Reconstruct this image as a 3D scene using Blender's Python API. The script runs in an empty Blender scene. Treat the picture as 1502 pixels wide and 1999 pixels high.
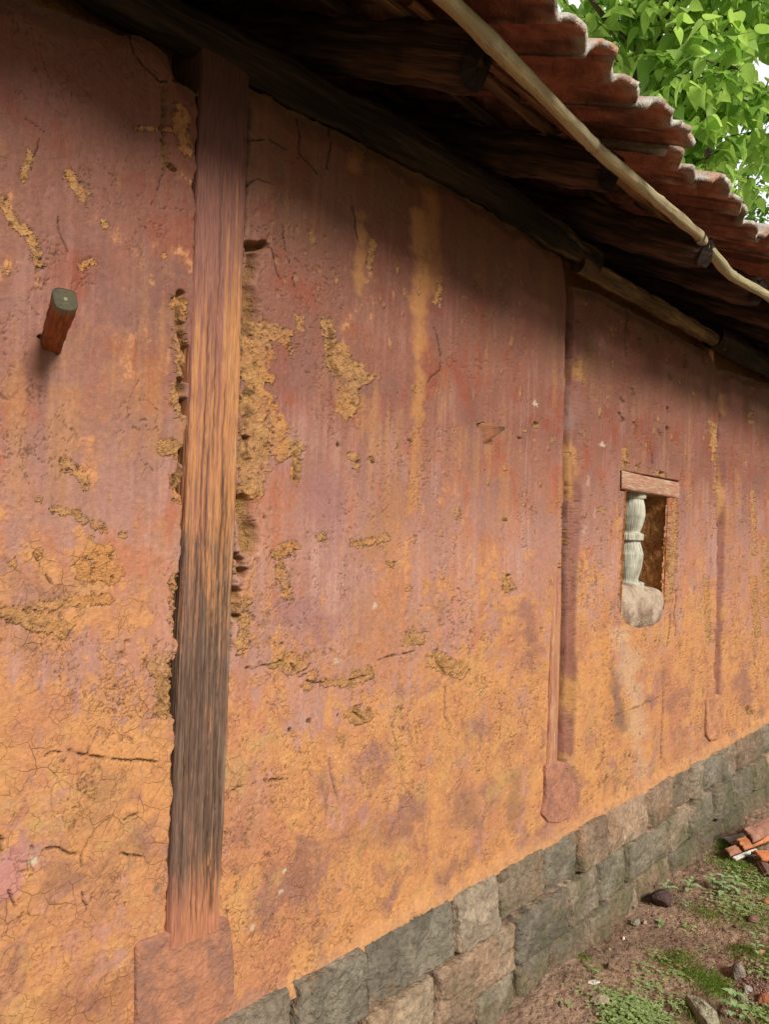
import bpy, math, random
import numpy as np
from mathutils import Vector, Matrix
random.seed(7); RNG = np.random.default_rng(7)
S = bpy.context.scene
COL = S.collection

# ---------------------------------------------------------------- camera, sky, sun, exposure
# world: X runs along the house wall, -Y is outside, Z up; wall face at y = 0, eye level at z = 0
CAM = Vector((0, -1.35, 0))
R_WC = np.array([[0.66815909, 0.03987161, 0.74294932], [-0.74349222, -0.00176844, 0.66874224], [0.02797769, -0.99920325, 0.02846264]])
FPX, CXP, CYP = 1500.0, 751.0, 999.5
cam = bpy.data.cameras.new('camera'); camo = bpy.data.objects.new('camera', cam); COL.objects.link(camo)
r_, d_, f_ = R_WC[:, 0], R_WC[:, 1], R_WC[:, 2]
camo.matrix_world = Matrix(((r_[0], -d_[0], -f_[0], CAM.x), (r_[1], -d_[1], -f_[1], CAM.y), (r_[2], -d_[2], -f_[2], CAM.z), (0, 0, 0, 1)))
cam.sensor_fit = 'VERTICAL'; cam.sensor_height = 24.0; cam.lens = 24.0 * FPX / 1999.0
cam.clip_start = 0.02; cam.clip_end = 2000
S.camera = camo

SUN_FROM = Vector((-0.17, -1.0, 0.67)).normalized()
SUN_EL = math.asin(SUN_FROM.z); SUN_AZ = math.atan2(SUN_FROM.x, SUN_FROM.y)
w = bpy.data.worlds.new('World'); S.world = w; w.use_nodes = True
nt = w.node_tree; bg = nt.nodes['Background']
sky = nt.nodes.new('ShaderNodeTexSky'); sky.sky_type = 'NISHITA'; sky.sun_disc = False
sky.sun_elevation = SUN_EL; sky.sun_rotation = SUN_AZ; sky.dust_density = 4.0; sky.air_density = 1.0
hs = nt.nodes.new('ShaderNodeHueSaturation'); hs.inputs['Saturation'].default_value = 0.30; hs.inputs['Value'].default_value = 1.0
nt.links.new(sky.outputs[0], hs.inputs['Color']); # cloud white added behind the house only; near sky left dim for eave shade
tcw = nt.nodes.new('ShaderNodeTexCoord'); sxyz = nt.nodes.new('ShaderNodeSeparateXYZ'); nt.links.new(tcw.outputs['Generated'], sxyz.inputs[0])
cn = nt.nodes.new('ShaderNodeTexNoise'); cn.inputs['Scale'].default_value = 3.0; cn.inputs['Detail'].default_value = 5; nt.links.new(tcw.outputs['Generated'], cn.inputs['Vector'])
ca = nt.nodes.new('ShaderNodeMath'); ca.operation = 'MULTIPLY_ADD'; ca.inputs[1].default_value = .5; nt.links.new(cn.outputs['Fac'], ca.inputs[0]); nt.links.new(sxyz.outputs['Y'], ca.inputs[2])
cr = nt.nodes.new('ShaderNodeMapRange'); cr.inputs['From Min'].default_value = .22; cr.inputs['From Max'].default_value = .45; nt.links.new(ca.outputs[0], cr.inputs['Value'])
cm = nt.nodes.new('ShaderNodeMix'); cm.data_type = 'RGBA'; cm.inputs['B'].default_value = (23.0, 23.6, 24.0, 1)
nt.links.new(cr.outputs[0], cm.inputs['Factor']); nt.links.new(hs.outputs[0], cm.inputs['A']); nt.links.new(cm.outputs['Result'], bg.inputs['Color'])
bg.inputs['Strength'].default_value = 0.034
sun = bpy.data.lights.new('sun', 'SUN'); sun.energy = 3.1; sun.angle = math.radians(17); sun.color = (1.0, 0.95, 0.87)
suno = bpy.data.objects.new('sun', sun); COL.objects.link(suno)
suno.rotation_euler = SUN_FROM.to_track_quat('Z', 'Y').to_euler()
S.view_settings.view_transform = 'Standard'; S.view_settings.look = 'None'
S.view_settings.exposure = 0.58; S.view_settings.gamma = 1.0
S.cycles.max_bounces = 6; S.cycles.diffuse_bounces = 4; S.cycles.use_denoising = True

# ---------------------------------------------------------------- noise
def _tab(seed):
    r = np.random.default_rng(seed + 991)
    p = r.permutation(256).astype(np.int32); a = r.random(256).astype(np.float32) * 2 * np.pi
    return np.concatenate([p, p]), np.cos(a).astype(np.float32), np.sin(a).astype(np.float32)
_TABS = {}
def pn(x, y, seed=0):
    if seed not in _TABS: _TABS[seed] = _tab(seed)
    p, gx, gy = _TABS[seed]
    x = np.asarray(x, np.float32); y = np.asarray(y, np.float32)
    xi = np.floor(x).astype(np.int32); yi = np.floor(y).astype(np.int32)
    xf = x - xi; yf = y - yi; xi &= 255; yi &= 255; x1 = (xi + 1) & 255; y1 = (yi + 1) & 255
    u = xf * xf * xf * (xf * (xf * 6 - 15) + 10); v = yf * yf * yf * (yf * (yf * 6 - 15) + 10)
    def g(a, b, dx, dy):
        h = p[p[a] + b]; return gx[h] * dx + gy[h] * dy
    n00 = g(xi, yi, xf, yf); n10 = g(x1, yi, xf - 1, yf); n01 = g(xi, y1, xf, yf - 1); n11 = g(x1, y1, xf - 1, yf - 1)
    a = n00 + u * (n10 - n00); b = n01 + u * (n11 - n01)
    return (a + v * (b - a)) * 1.5
def fbm(x, y, octv=4, seed=0, gain=0.5, lac=2.03):
    s = 0; a = 1.0; t = 0
    for i in range(octv):
        s = s + a * pn(x, y, seed + i * 13); t += a; a *= gain; x = x * lac + 7.3; y = y * lac + 3.1
    return s / t * 1.3
def n3(P, f, seed=0, octv=3):
    x, y, z = P[..., 0] * f, P[..., 1] * f, P[..., 2] * f
    return (fbm(x + .37 * z, y - .61 * z, octv, seed) + fbm(z + .41 * y + 5, x - .53 * y, octv, seed + 101)) * .7
def worley(x, y, seed=0):
    if seed not in _TABS: _TABS[seed] = _tab(seed)
    p, gx, gy = _TABS[seed]
    xi = np.floor(x).astype(np.int32); yi = np.floor(y).astype(np.int32)
    f1 = np.full(x.shape, 9, np.float32); f2 = f1.copy(); cid = np.zeros(x.shape, np.int32)
    for dx in (-1, 0, 1):
        for dy in (-1, 0, 1):
            cx = xi + dx; cy = yi + dy; h = p[p[cx & 255] + (cy & 255)]
            px = cx + .5 + .45 * gx[h]; py = cy + .5 + .45 * gy[(h * 7 + 3) & 255]
            d = np.hypot(x - px, y - py).astype(np.float32)
            near = d < f1
            f2 = np.where(near, f1, np.minimum(f2, d)); cid = np.where(near, h, cid); f1 = np.where(near, d, f1)
    return f1, f2, cid
def sm(a, b, x):
    t = np.clip((x - a) / (b - a), 0, 1); return t * t * (3 - 2 * t)
def mix(a, b, t):
    t = np.asarray(t)[..., None]; return a * (1 - t) + b * t
def rgb(*c): return np.array(c, np.float32)

# ---------------------------------------------------------------- a pixel of the photograph (1502 x 1999) as a point of the place
def ray(px, py): return R_WC @ np.array([px - CXP, py - CYP, FPX])
def on_wall(px, py, y=0.0):
    r = ray(px, py); t = (y + 1.35) / r[1]; return np.array([0, -1.35, 0]) + t * r
def on_level(px, py, z):
    r = ray(px, py); t = z / r[2]; return np.array([0, -1.35, 0]) + t * r
def at_dist(px, py, d):
    r = ray(px, py); return Vector(np.array([0, -1.35, 0]) + r / np.linalg.norm(r) * d)
GZ = -1.48

# ---------------------------------------------------------------- object helpers
def mesh_obj(name, V, Fc, mat, parent=None, col=None, loc=None, smooth=True, gloss=None):
    me = bpy.data.meshes.new(name)
    V = np.asarray(V, np.float32)
    if isinstance(Fc, np.ndarray):
        n, k = Fc.shape
        me.vertices.add(len(V)); me.vertices.foreach_set('co', V.ravel())
        me.loops.add(n * k); me.loops.foreach_set('vertex_index', Fc.ravel().astype(np.int32))
        me.polygons.add(n); me.polygons.foreach_set('loop_start', np.arange(0, n * k, k, dtype=np.int32))
        me.update(calc_edges=True)
    else:
        me.from_pydata(V.tolist(), [], Fc)
    me.validate()
    if smooth is True: me.polygons.foreach_set('use_smooth', np.ones(len(me.polygons), bool))
    if col is not None:
        c = np.ones((len(V), 4), np.float32); col = np.asarray(col, np.float32); c[:, :col.shape[1]] = col
        a = me.attributes.new('tint', 'FLOAT_COLOR', 'POINT'); a.data.foreach_set('color', c.ravel())
    if loc is not None:
        a = me.attributes.new('grain', 'FLOAT_VECTOR', 'POINT'); a.data.foreach_set('vector', np.asarray(loc, np.float32).ravel())
    if gloss is not None:
        a = me.attributes.new('gloss', 'FLOAT', 'POINT'); a.data.foreach_set('value', np.asarray(gloss, np.float32).ravel())
    me.materials.append(mat); me.update()
    o = bpy.data.objects.new(name, me); COL.objects.link(o)
    if parent is not None: o.parent = parent
    return o
def thing(name, label, cat, loc=(0, 0, 0), group=None):
    o = bpy.data.objects.new(name, None); o.empty_display_size = .1; COL.objects.link(o); o.location = loc
    return tag(o, label, cat, group)
def tag(o, label=None, cat=None, group=None, kind=None):
    for k, v in (('label', label), ('category', cat), ('group', group), ('kind', kind)):
        if v: o[k] = v
    return o
def grid_faces(nr, nc):
    i = np.arange(nr * nc).reshape(nr, nc)
    return np.stack([i[:-1, :-1], i[:-1, 1:], i[1:, 1:], i[1:, :-1]], -1).reshape(-1, 4)

# ---------------------------------------------------------------- materials
def material(name, rough=.9, bumps=((60, .3),), tex='OBJECT', scale=(1, 1, 1), var=.25, varscale=40, cracks=None, spec=.3, translucent=None):
    m = bpy.data.materials.new(name); m.use_nodes = True; t = m.node_tree; N = t.nodes; L = t.links
    b = N['Principled BSDF']; b.inputs['Roughness'].default_value = rough
    b.inputs['Specular IOR Level'].default_value = spec
    a = N.new('ShaderNodeAttribute'); a.attribute_name = 'tint'
    if tex == 'GRAIN':
        co = N.new('ShaderNodeAttribute'); co.attribute_name = 'grain'; cs = co.outputs['Vector']
    else:
        co = N.new('ShaderNodeTexCoord'); cs = co.outputs['Object']
    mp = N.new('ShaderNodeMapping'); mp.inputs['Scale'].default_value = scale; L.new(cs, mp.inputs['Vector']); v = mp.outputs[0]
    def noise(sc, det=4):
        n = N.new('ShaderNodeTexNoise'); n.inputs['Scale'].default_value = sc; n.inputs['Detail'].default_value = det; n.inputs['Roughness'].default_value = .6
        L.new(v, n.inputs['Vector']); return n
    n = noise(varscale, 5)
    mr = N.new('ShaderNodeMapRange'); mr.inputs['From Min'].default_value = .25; mr.inputs['From Max'].default_value = .75
    mr.inputs['To Min'].default_value = 1 - var; mr.inputs['To Max'].default_value = 1 + var; L.new(n.outputs['Fac'], mr.inputs['Value'])
    sc_ = N.new('ShaderNodeVectorMath'); sc_.operation = 'SCALE'; L.new(a.outputs['Color'], sc_.inputs[0]); L.new(mr.outputs[0], sc_.inputs['Scale'])
    colour = sc_.outputs[0]; height = None
    for sc, st in bumps:
        nn = noise(sc, 3); mu = N.new('ShaderNodeMath'); mu.operation = 'MULTIPLY'; mu.inputs[1].default_value = st / sc
        L.new(nn.outputs['Fac'], mu.inputs[0])
        if height is None: height = mu.outputs[0]
        else:
            ad = N.new('ShaderNodeMath'); ad.operation = 'ADD'; L.new(height, ad.inputs[0]); L.new(mu.outputs[0], ad.inputs[1]); height = ad.outputs[0]
    if cracks:
        # drying cracks in earth: warped Voronoi edges, strength from the alpha of the tint; colour darkens in the crack
        nw = N.new('ShaderNodeTexNoise'); nw.inputs['Scale'].default_value = 22; nw.inputs['Detail'].default_value = 3; L.new(v, nw.inputs['Vector'])
        va = N.new('ShaderNodeVectorMath'); va.operation = 'MULTIPLY_ADD'; va.inputs[1].default_value = (.035, .035, .035)
        L.new(nw.outputs['Color'], va.inputs[0]); L.new(v, va.inputs[2])
        for csc, wd, dep in cracks:
            vo = N.new('ShaderNodeTexVoronoi'); vo.feature = 'DISTANCE_TO_EDGE'; vo.inputs['Scale'].default_value = csc; L.new(va.outputs[0], vo.inputs['Vector'])
            m2 = N.new('ShaderNodeMapRange'); m2.inputs['From Min'].default_value = 0; m2.inputs['From Max'].default_value = wd * csc
            L.new(vo.outputs['Distance'], m2.inputs['Value'])                      # 0 in the crack, 1 outside
            nb = noise(csc * .35, 2); gate = N.new('ShaderNodeMapRange'); gate.inputs['From Min'].default_value = .42; gate.inputs['From Max'].default_value = .6
            L.new(nb.outputs['Fac'], gate.inputs['Value'])
            gm = N.new('ShaderNodeMath'); gm.operation = 'MULTIPLY'; L.new(gate.outputs[0], gm.inputs[0]); L.new(a.outputs['Alpha'], gm.inputs[1])
            inv = N.new('ShaderNodeMath'); inv.operation = 'SUBTRACT'; inv.inputs[0].default_value = 1; L.new(m2.outputs[0], inv.inputs[1])
            cm = N.new('ShaderNodeMath'); cm.operation = 'MULTIPLY'; L.new(inv.outputs[0], cm.inputs[0]); L.new(gm.outputs[0], cm.inputs[1])
            hm = N.new('ShaderNodeMath'); hm.operation = 'MULTIPLY_ADD'; hm.inputs[1].default_value = -dep; L.new(cm.outputs[0], hm.inputs[0]); L.new(height, hm.inputs[2]); height = hm.outputs[0]
            mx = N.new('ShaderNodeMix'); mx.data_type = 'RGBA'; mx.inputs['B'].default_value = (.12, .055, .02, 1)
            fm = N.new('ShaderNodeMath'); fm.operation = 'MULTIPLY'; fm.inputs[1].default_value = .72; L.new(cm.outputs[0], fm.inputs[0])
            L.new(fm.outputs[0], mx.inputs['Factor']); L.new(colour, mx.inputs['A']); colour = mx.outputs['Result']
    bp = N.new('ShaderNodeBump'); bp.inputs['Strength'].default_value = 1; bp.inputs['Distance'].default_value = 1
    L.new(height, bp.inputs['Height']); L.new(bp.outputs[0], b.inputs['Normal']); L.new(colour, b.inputs['Base Color'])
    if translucent:
        tr = N.new('ShaderNodeBsdfTranslucent'); hsn = N.new('ShaderNodeHueSaturation'); hsn.inputs['Value'].default_value = translucent[1]; hsn.inputs['Hue'].default_value = .485
        L.new(colour, hsn.inputs['Color']); L.new(hsn.outputs[0], tr.inputs['Color'])
        ms = N.new('ShaderNodeMixShader'); ms.inputs[0].default_value = translucent[0]
        L.new(b.outputs[0], ms.inputs[1]); L.new(tr.outputs[0], ms.inputs[2]); L.new(ms.outputs[0], N['Material Output'].inputs['Surface'])
    return m
M_WALL = material('painted_mud_plaster', .85, ((90, .10), (300, .22), (800, .2)), var=.16, varscale=90, cracks=((24, .0011, .0014), (58, .0008, .0008)), spec=.25)
M_EARTH = material('raw_earth', .95, ((60, .6), (220, .6)), var=.25, varscale=60, spec=.15)
M_STONE = material('basalt_block', .9, ((40, .7), (140, .6), (400, .5)), var=.35, varscale=55, spec=.25)
M_WOOD = material('old_timber', .8, ((45, .8), (220, .6)), tex='GRAIN', scale=(1, .07, 1), var=.5, varscale=130, spec=.2)
M_WEATHERED = material('weathered_timber', .78, ((140, .7), (420, .5)), tex='GRAIN', scale=(1, .07, 1), var=.40, varscale=300, spec=.25)
M_BAMBOO = material('dry_bamboo', .5, ((40, .2), (160, .15)), tex='GRAIN', scale=(1, .06, 1), var=.18, varscale=60, spec=.4)
M_TILE = material('clay_tile', .85, ((50, .4), (200, .4)), var=.35, varscale=35, spec=.25)
M_SOIL = material('soil', .95, ((50, .8), (180, .8), (500, .5)), var=.35, varscale=70, spec=.15)
M_LEAF = material('leaf', .45, ((30, .2),), var=.12, varscale=14, spec=.4, translucent=(.5, 1.6))
M_WEED = material('weed_leaf', .6, ((80, .2),), var=.15, varscale=60, spec=.3, translucent=(.3, 1.3))
M_BARK = material('bark', .9, ((25, 1.0), (90, .6)), var=.3, varscale=20, spec=.2)
M_PAD = material('washed_stone', .9, ((30, .25), (120, .3)), var=.2, varscale=70, spec=.2)
M_CLAY = material('pale_clay', .85, ((50, .5), (180, .5)), var=.15, varscale=40, spec=.2)

# ---------------------------------------------------------------- lofted bars: posts, rafters, logs, bamboo
def bar(name, path, ra, rb, mat, colf, parent=None, nseg=24, nlen=60, sq=1.0, side=None, amp=0.0, freq=12.0, grain=0.0, seed=0, rad=None, caps=True, capn=.004):
    """A bar along path (smooth polyline); superelliptic section ra x rb (sq < 1 = squarer); surface roughened by noise."""
    P = np.array(path, np.float64)
    d = np.r_[0, np.cumsum(np.linalg.norm(np.diff(P, axis=0), axis=1))]; Lt = d[-1]
    s = np.linspace(0, Lt, nlen)
    C = np.stack([np.interp(s, d, P[:, k]) for k in range(3)], 1)
    if len(P) > 2:
        for _ in range(max(2, nlen // 12)):
            C[1:-1] = .25 * C[:-2] + .5 * C[1:-1] + .25 * C[2:]
    T = np.gradient(C, axis=0); T /= np.linalg.norm(T, axis=1)[:, None]
    sd = np.array(side if side is not None else (1, 0, 0), float)
    A = sd - (T @ sd)[:, None] * T; A /= np.linalg.norm(A, axis=1)[:, None]; B = np.cross(T, A)
    th = np.linspace(0, 2 * np.pi, 6001); ca, sa = np.cos(th), np.sin(th)
    ua = np.sign(ca) * np.abs(ca) ** sq; ub = np.sign(sa) * np.abs(sa) ** sq
    al = np.r_[0, np.cumsum(np.hypot(np.diff(ua * ra), np.diff(ub * rb)))]; tt = np.linspace(0, al[-1], nseg, endpoint=False)
    ua, ub = np.interp(tt, al, ua), np.interp(tt, al, ub)
    rr = np.ones(nlen) if rad is None else rad(s, Lt)
    X = C[:, None] + (ra * rr)[:, None, None] * ua[None, :, None] * A[:, None] + (rb * rr)[:, None, None] * ub[None, :, None] * B[:, None]
    nrm = ua[None, :, None] * A[:, None] + ub[None, :, None] * B[:, None]; nrm /= np.linalg.norm(nrm, axis=2)[..., None] + 1e-9
    ss = np.repeat(s[:, None], nseg, 1); pu = np.repeat((ua * ra)[None], nlen, 0); pv = np.repeat((ub * rb)[None], nlen, 0)
    if amp: X = X + nrm * (amp * n3(X, freq, seed, 4))[..., None]
    if grain:
        g = fbm((pu + .7 * pv) * 160 + seed, ss * 5, 3, seed + 5) ; X = X + nrm * (grain * g)[..., None]
    grainv = np.stack([pu + seed * .37, ss, pv], -1)
    col = colf(X, pu / ra, pv / rb, ss, Lt)
    V = X.reshape(-1, 3); colv = col.reshape(-1, col.shape[-1]); gv = grainv.reshape(-1, 3)
    idx = np.arange(nlen * nseg).reshape(nlen, nseg); nx = np.roll(idx, -1, 1)
    F = np.stack([idx[:-1], nx[:-1], nx[1:], idx[1:]], -1).reshape(-1, 4).tolist()
    if caps:
        for row, flip in ((0, True), (nlen - 1, False)):
            cen = X[row].mean(0); ringp = idx[row].tolist(); sgn = -1 if flip else 1
            for k, fr in enumerate((.72, .42, .15)):
                base = len(V); ring = cen + (X[row] - cen) * fr
                ring = ring + T[row] * sgn * (capn * (.3 + k * .25) + capn * .8 * n3(ring, 60, seed + 3, 2))[:, None]
                V = np.r_[V, ring]; colv = np.r_[colv, col[row] * .85]; gv = np.r_[gv, grainv[row] * fr]
                rn = list(range(base, base + nseg))
                for j in range(nseg):
                    q = (ringp[j], rn[j], rn[(j + 1) % nseg], ringp[(j + 1) % nseg]); F.append(q if not flip else q[::-1])
                ringp = rn
            F.append(ringp if flip else ringp[::-1])
    return mesh_obj(name, V, F, mat, parent, colv, gv)
def wood(c0, c1, seed=0, f=60):
    c0, c1 = rgb(*c0), rgb(*c1)
    def fn(X, u, v, s, L):
        t = sm(-.4, .5, fbm((u + v) * 3 + seed, s * 1.5, 3, seed) + .5 * fbm((u - .5 * v) * 14, s * 5, 2, seed + 3))
        return mix(c0, c1, t)
    return fn
DARKWOOD = wood((.012, .008, .006), (.042, .027, .018), 3)

# ================================================================= THE HOUSE
house = thing('mud_house', 'long mud house with flaking red plaster, timber posts, tiled eave and stone plinth', 'house', (2.0, 0, GZ))
HOFF = Vector((2.0, 0, GZ))
def part(o, parent=house, label=None):
    o.parent = parent; o.matrix_parent_inverse = parent_inv(parent)
    if label: o['label'] = label
    return o
def parent_inv(p): return Matrix.Translation(-HOFF) if p is house else Matrix.Identity(4)

# ---------------------------------------------------------------- plastered front wall: a relief of the real surface
X_END = 6.2
pxs = np.arange(-420, 1690, 1.75)
xs_mid = np.array([on_wall(p, 1050)[0] for p in pxs])
xs = np.r_[np.arange(-1.4, xs_mid[0] - .004, .008), xs_mid]
xs = xs[xs < X_END - .01]; xs = np.r_[xs, X_END]
zs = np.r_[np.arange(-1.11, 1.02, .0023)]
Xg, Zg = np.meshgrid(xs.astype(np.float32), zs.astype(np.float32))
NR, NC = Xg.shape

def scales(px, py):
    a = on_wall(px, py); b = on_wall(px + 4, py); c = on_wall(px, py + 4)
    return abs(b[0] - a[0]) / 4, abs(c[2] - a[2]) / 4
def chain(points, r, seed, rag=.45, f=1.0, soft=.25, fine=4):
    """Mask (0..1) of a ragged patch on the wall: chain of photo points, radius r in photo pixels there."""
    W = [on_wall(*p[:2]) for p in points]; RR = [(p[2] if len(p) > 2 else r) for p in points]
    cx = sum(p[0] for p in points) / len(points); cy = sum(p[1] for p in points) / len(points)
    sx, sz = scales(cx, cy); rm = max(RR) * 2.2
    x0 = min(q[0] for q in W) - rm * sx; x1 = max(q[0] for q in W) + rm * sx
    z0 = min(q[2] for q in W) - rm * sz; z1 = max(q[2] for q in W) + rm * sz
    i0, i1 = np.searchsorted(xs, (x0, x1)); j0, j1 = np.searchsorted(zs, (z0, z1))
    if i1 <= i0 or j1 <= j0: return None
    sl = (slice(j0, j1), slice(i0, i1))
    gx = Xg[sl] / sx; gz = Zg[sl] / sz
    ns = max(r, 6); wa = (.75 if r < 4 else .5) * ns
    gx, gz = gx + wa * fbm(gx / ns / 2.2 * f, gz / ns / 2.2 * f, fine, seed + 7, .62 if fine > 2 else .4), gz + wa * fbm(gx / ns / 2.2 * f + 9, gz / ns / 2.2 * f, fine, seed + 8, .62 if fine > 2 else .4)
    best = np.full(gx.shape, -9, np.float32)
    pts = [(q[0] / sx, q[2] / sz, rr) for q, rr in zip(W, RR)]
    segs = list(zip(pts[:-1], pts[1:])) or [(pts[0], pts[0])]
    for (ax, az, ar), (bx, bz, br) in segs:
        dx, dz = bx - ax, bz - az; L2 = dx * dx + dz * dz
        t = np.clip(((gx - ax) * dx + (gz - az) * dz) / L2, 0, 1) if L2 > 0 else np.zeros_like(gx)
        dd = np.hypot(gx - ax - t * dx, gz - az - t * dz); rr = ar + t * (br - ar)
        best = np.maximum(best, 1 - dd / rr)
    best = best + rag * fbm(gx / ns * f, gz / ns * f, fine, seed, .6 if fine > 2 else .35)
    return sl, sm(0, soft, best)

# --- pigment and coverage
def ridges(f, seed, wd, stretch=1.0):
    n = fbm(Xg * f * stretch + .35 * fbm(Xg * f * 2.5, Zg * f * 2.5, 3, seed + 3), Zg * f + .35 * fbm(Xg * f * 2.5 + 7, Zg * f * 2.5, 3, seed + 4), 5, seed, .58)
    return sm(wd, wd * .25, np.abs(n))
n_lo = fbm(Xg * 1.3, Zg * 1.3, 3, 1); n_md = fbm(Xg * 6, Zg * 5, 4, 2); n_hi = fbm(Xg * 30, Zg * 26, 4, 3, .6)
streak = fbm(Xg * 26, Zg * 1.6, 4, 4); streak2 = fbm(Xg * 70, Zg * 3.0, 3, 5)
# how much of the pink wash survives: good high up, worn off low down
bias = np.interp(Zg, [-1.1, -.85, -.6, -.3, -.1, .15, 1.0], [-.75, -.62, -.5, -.22, .22, .75, 1.1]).astype(np.float32)
def blob(px, py, rx, ry, amt):
    global bias
    q = on_wall(px, py); sx, sz = scales(px, py)
    bias = bias + amt * np.exp(-(((Xg - q[0]) / (rx * sx)) ** 2 + ((Zg - q[2]) / (ry * sz)) ** 2))
for b_ in ((600, 1120, 110, 200, .75), (560, 1000, 70, 90, .3), (640, 1350, 110, 110, .35), (320, 1180, 28, 130, .8), (480, 1560, 50, 220, .45), (700, 1570, 90, 60, .35),
           (30, 1690, 40, 50, .9), (60, 1330, 60, 60, .25), (150, 1180, 130, 60, -.3), (130, 1930, 120, 70, .3), (300, 1600, 60, 60, -.2), (960, 1130, 120, 130, .25),
           (880, 1400, 140, 90, -.2), (1340, 1100, 60, 120, .3), (1450, 1000, 60, 200, .3), (1180, 1000, 30, 150, .2), (800, 1500, 90, 90, .1), (560, 1850, 120, 60, .1)): blob(*b_)
cover = bias + .55 * n_lo + .85 * n_md + .75 * n_hi + .35 * streak
P = .50 * sm(-.75, .62, cover + .25 * streak2) + .50 * sm(-.10, .10, cover + .25 * n_hi)                                   # 1 = pink wash, 0 = orange earth wash
wx_ = Xg + .05 * fbm(Xg * 7, Zg * 7, 4, 17); wz_ = Zg + .05 * fbm(Xg * 7 + 5, Zg * 7, 4, 18)
fr1 = fbm(wx_ * 5, wz_ * 3.4, 7, 8, .62); fr2 = fbm(wx_ * 6.5 + 3, wz_ * 5.5, 7, 9, .64); fr3 = fbm(wx_ * 11, wz_ * 10, 6, 10, .62); fr4 = fbm(wx_ * 3.0, wz_ * 2.2, 7, 11, .6); grain_ = fbm(Xg * 150, Zg * 130, 2, 12)
low = np.interp(Zg, [-.5, -.05, .35], [1, .85, 0])  # salmon wash low down, its light gradient painted in as paler colour
purple = sm(.04, .30, fr1 + .30 * streak + np.interp(Zg, [-1, -.3, .1, .6, 1], [.05, .22, .16, -.10, -.4]) + .25 * np.exp(-((Xg - 1.35) / .25) ** 2 - ((Zg + .1) / .3) ** 2))
red = sm(.02, .34, fr2 + .35 * streak2 - .02)
pink = mix(mix(mix(rgb(.238, .100, .070), rgb(.245, .072, .042), red), mix(rgb(.41, .195, .125), rgb(.41, .160, .088), red), low), mix(rgb(.190, .088, .070), rgb(.340, .190, .160), low), purple * .6)
pale = sm(.10, .65, fbm(Xg * 4.4, Zg * 3.2, 4, 14) + .5 * streak2 + .2 * streak); pink = mix(pink, mix(rgb(.315, .165, .130), rgb(.42, .245, .20), low), pale * .5)
tan_ = sm(.12, .5, fr4 + .45 * streak - .05); pink = mix(pink, rgb(.34, .160, .065), tan_ * .6)
high = np.interp(Zg, [.3, .52, .72, 1.0], [0, .30, .75, 1]); pink = mix(pink, mix(rgb(.120, .040, .023), rgb(.112, .052, .028), sm(-.2, .3, fr4)), high * .85)     # browner, lightly sooted wash with the eave shade painted in
pink = pink * (1 + .09 * streak2 + .09 * streak)[..., None]
orange = mix(rgb(.50, .235, .090), rgb(.43, .190, .084), sm(-.3, .4, fr3 + .4 * n_lo)); orange = mix(orange, rgb(.50, .265, .100), sm(.05, .5, fr2 + .3 * n_hi) * .8)
orange = mix(orange, rgb(.40, .165, .090), sm(.05, .45, fr4) * .7)
dirty = sm(.02, .50, fbm(wx_ * 6 + 8, wz_ * 5.5, 7, 16, .66) + np.interp(Zg, [-1.1, -.7, -.2], [.14, .02, -.12])); orange = mix(orange, mix(rgb(.235, .110, .075), rgb(.25, .130, .105), sm(-.2, .3, fr3)), dirty * .8)
khaki = sm(.22, .55, fbm(wx_ * 8 + 4, wz_ * 7, 6, 19, .62)); orange = mix(orange, rgb(.40, .24, .095), khaki * .6)
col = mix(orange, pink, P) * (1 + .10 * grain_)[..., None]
# dark rain / smoke stains, a few grey mould patches
h = .0065 * fbm(Xg * 2.6, Zg * 2.2, 3, 20) + .0022 * fbm(Xg * 11, Zg * 9, 4, 21)
rough_earth = .0016 * fbm(Xg * 45, Zg * 42, 4, 22, .6)
h = h + (1 - P) * .7 * rough_earth + P * (.0006 + .0004 * streak2)
crackamt = np.clip(.12 + (1 - P) * .75 + .25 * n_md, 0, 1) * np.interp(Xg, [0, 1.2, 2.4, 3.5], [1, .85, .55, .4])
gl = .80 + P * .15
OCHRE, OCHRE_D = rgb(.44, .235, .090), rgb(.31, .160, .062)
PITD = rgb(.20, .105, .036)
def flake(pts, r, depth=.0022, seed=0, soft=.30, amt=1.0, rag=.5, f=1.0, base=None):
    q = chain(pts, r, seed, rag, f, soft)
    if q is None: return
    sl, m0 = q; gx, gz = Xg[sl], Zg[sl]
    m = np.clip(m0 * amt, 0, 1); var_ = .62 + .38 * sm(-.3, .2, fr3[sl] + .4 * n_hi[sl])
    c = mix(mix(OCHRE, OCHRE_D, sm(-.2, .6, n_hi[sl] + .5 * fr3[sl])), rgb(.47, .215, .075), sm(-.1, .35, fr2[sl])) if base is None else np.broadcast_to(base, m.shape + (3,))
    crumb = fbm(gx * 55, gz * 48, 4, seed % 9 + 36, .65); hole_ = sm(.30, .48, crumb) * m
    rim = np.exp(-((m0 - .45) / .22) ** 2) * sm(-.15, .25, fbm(gx * 14, gz * 14, 3, seed % 7 + 46)) * (depth > 0)
    col[sl] = mix(mix(mix(col[sl], c, m * var_), rgb(.15, .075, .028), hole_ * .6), rgb(.12, .058, .022), rim * .55)
    h[sl] -= m * (depth + depth * .7 * crumb) + hole_ * .004 + rim * .0035; gl[sl] *= 1 - m * .8; crackamt[sl] = np.maximum(crackamt[sl] * (1 - m), m * .8)
def stain(pts, r, c, amt=.5, seed=0, rag=.6, f=1.0, soft=.9):
    q = chain(pts, r, seed, rag, f, soft)
    if q is None: return
    sl, m = q; col[sl] = mix(col[sl], rgb(*c), m * amt)
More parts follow.
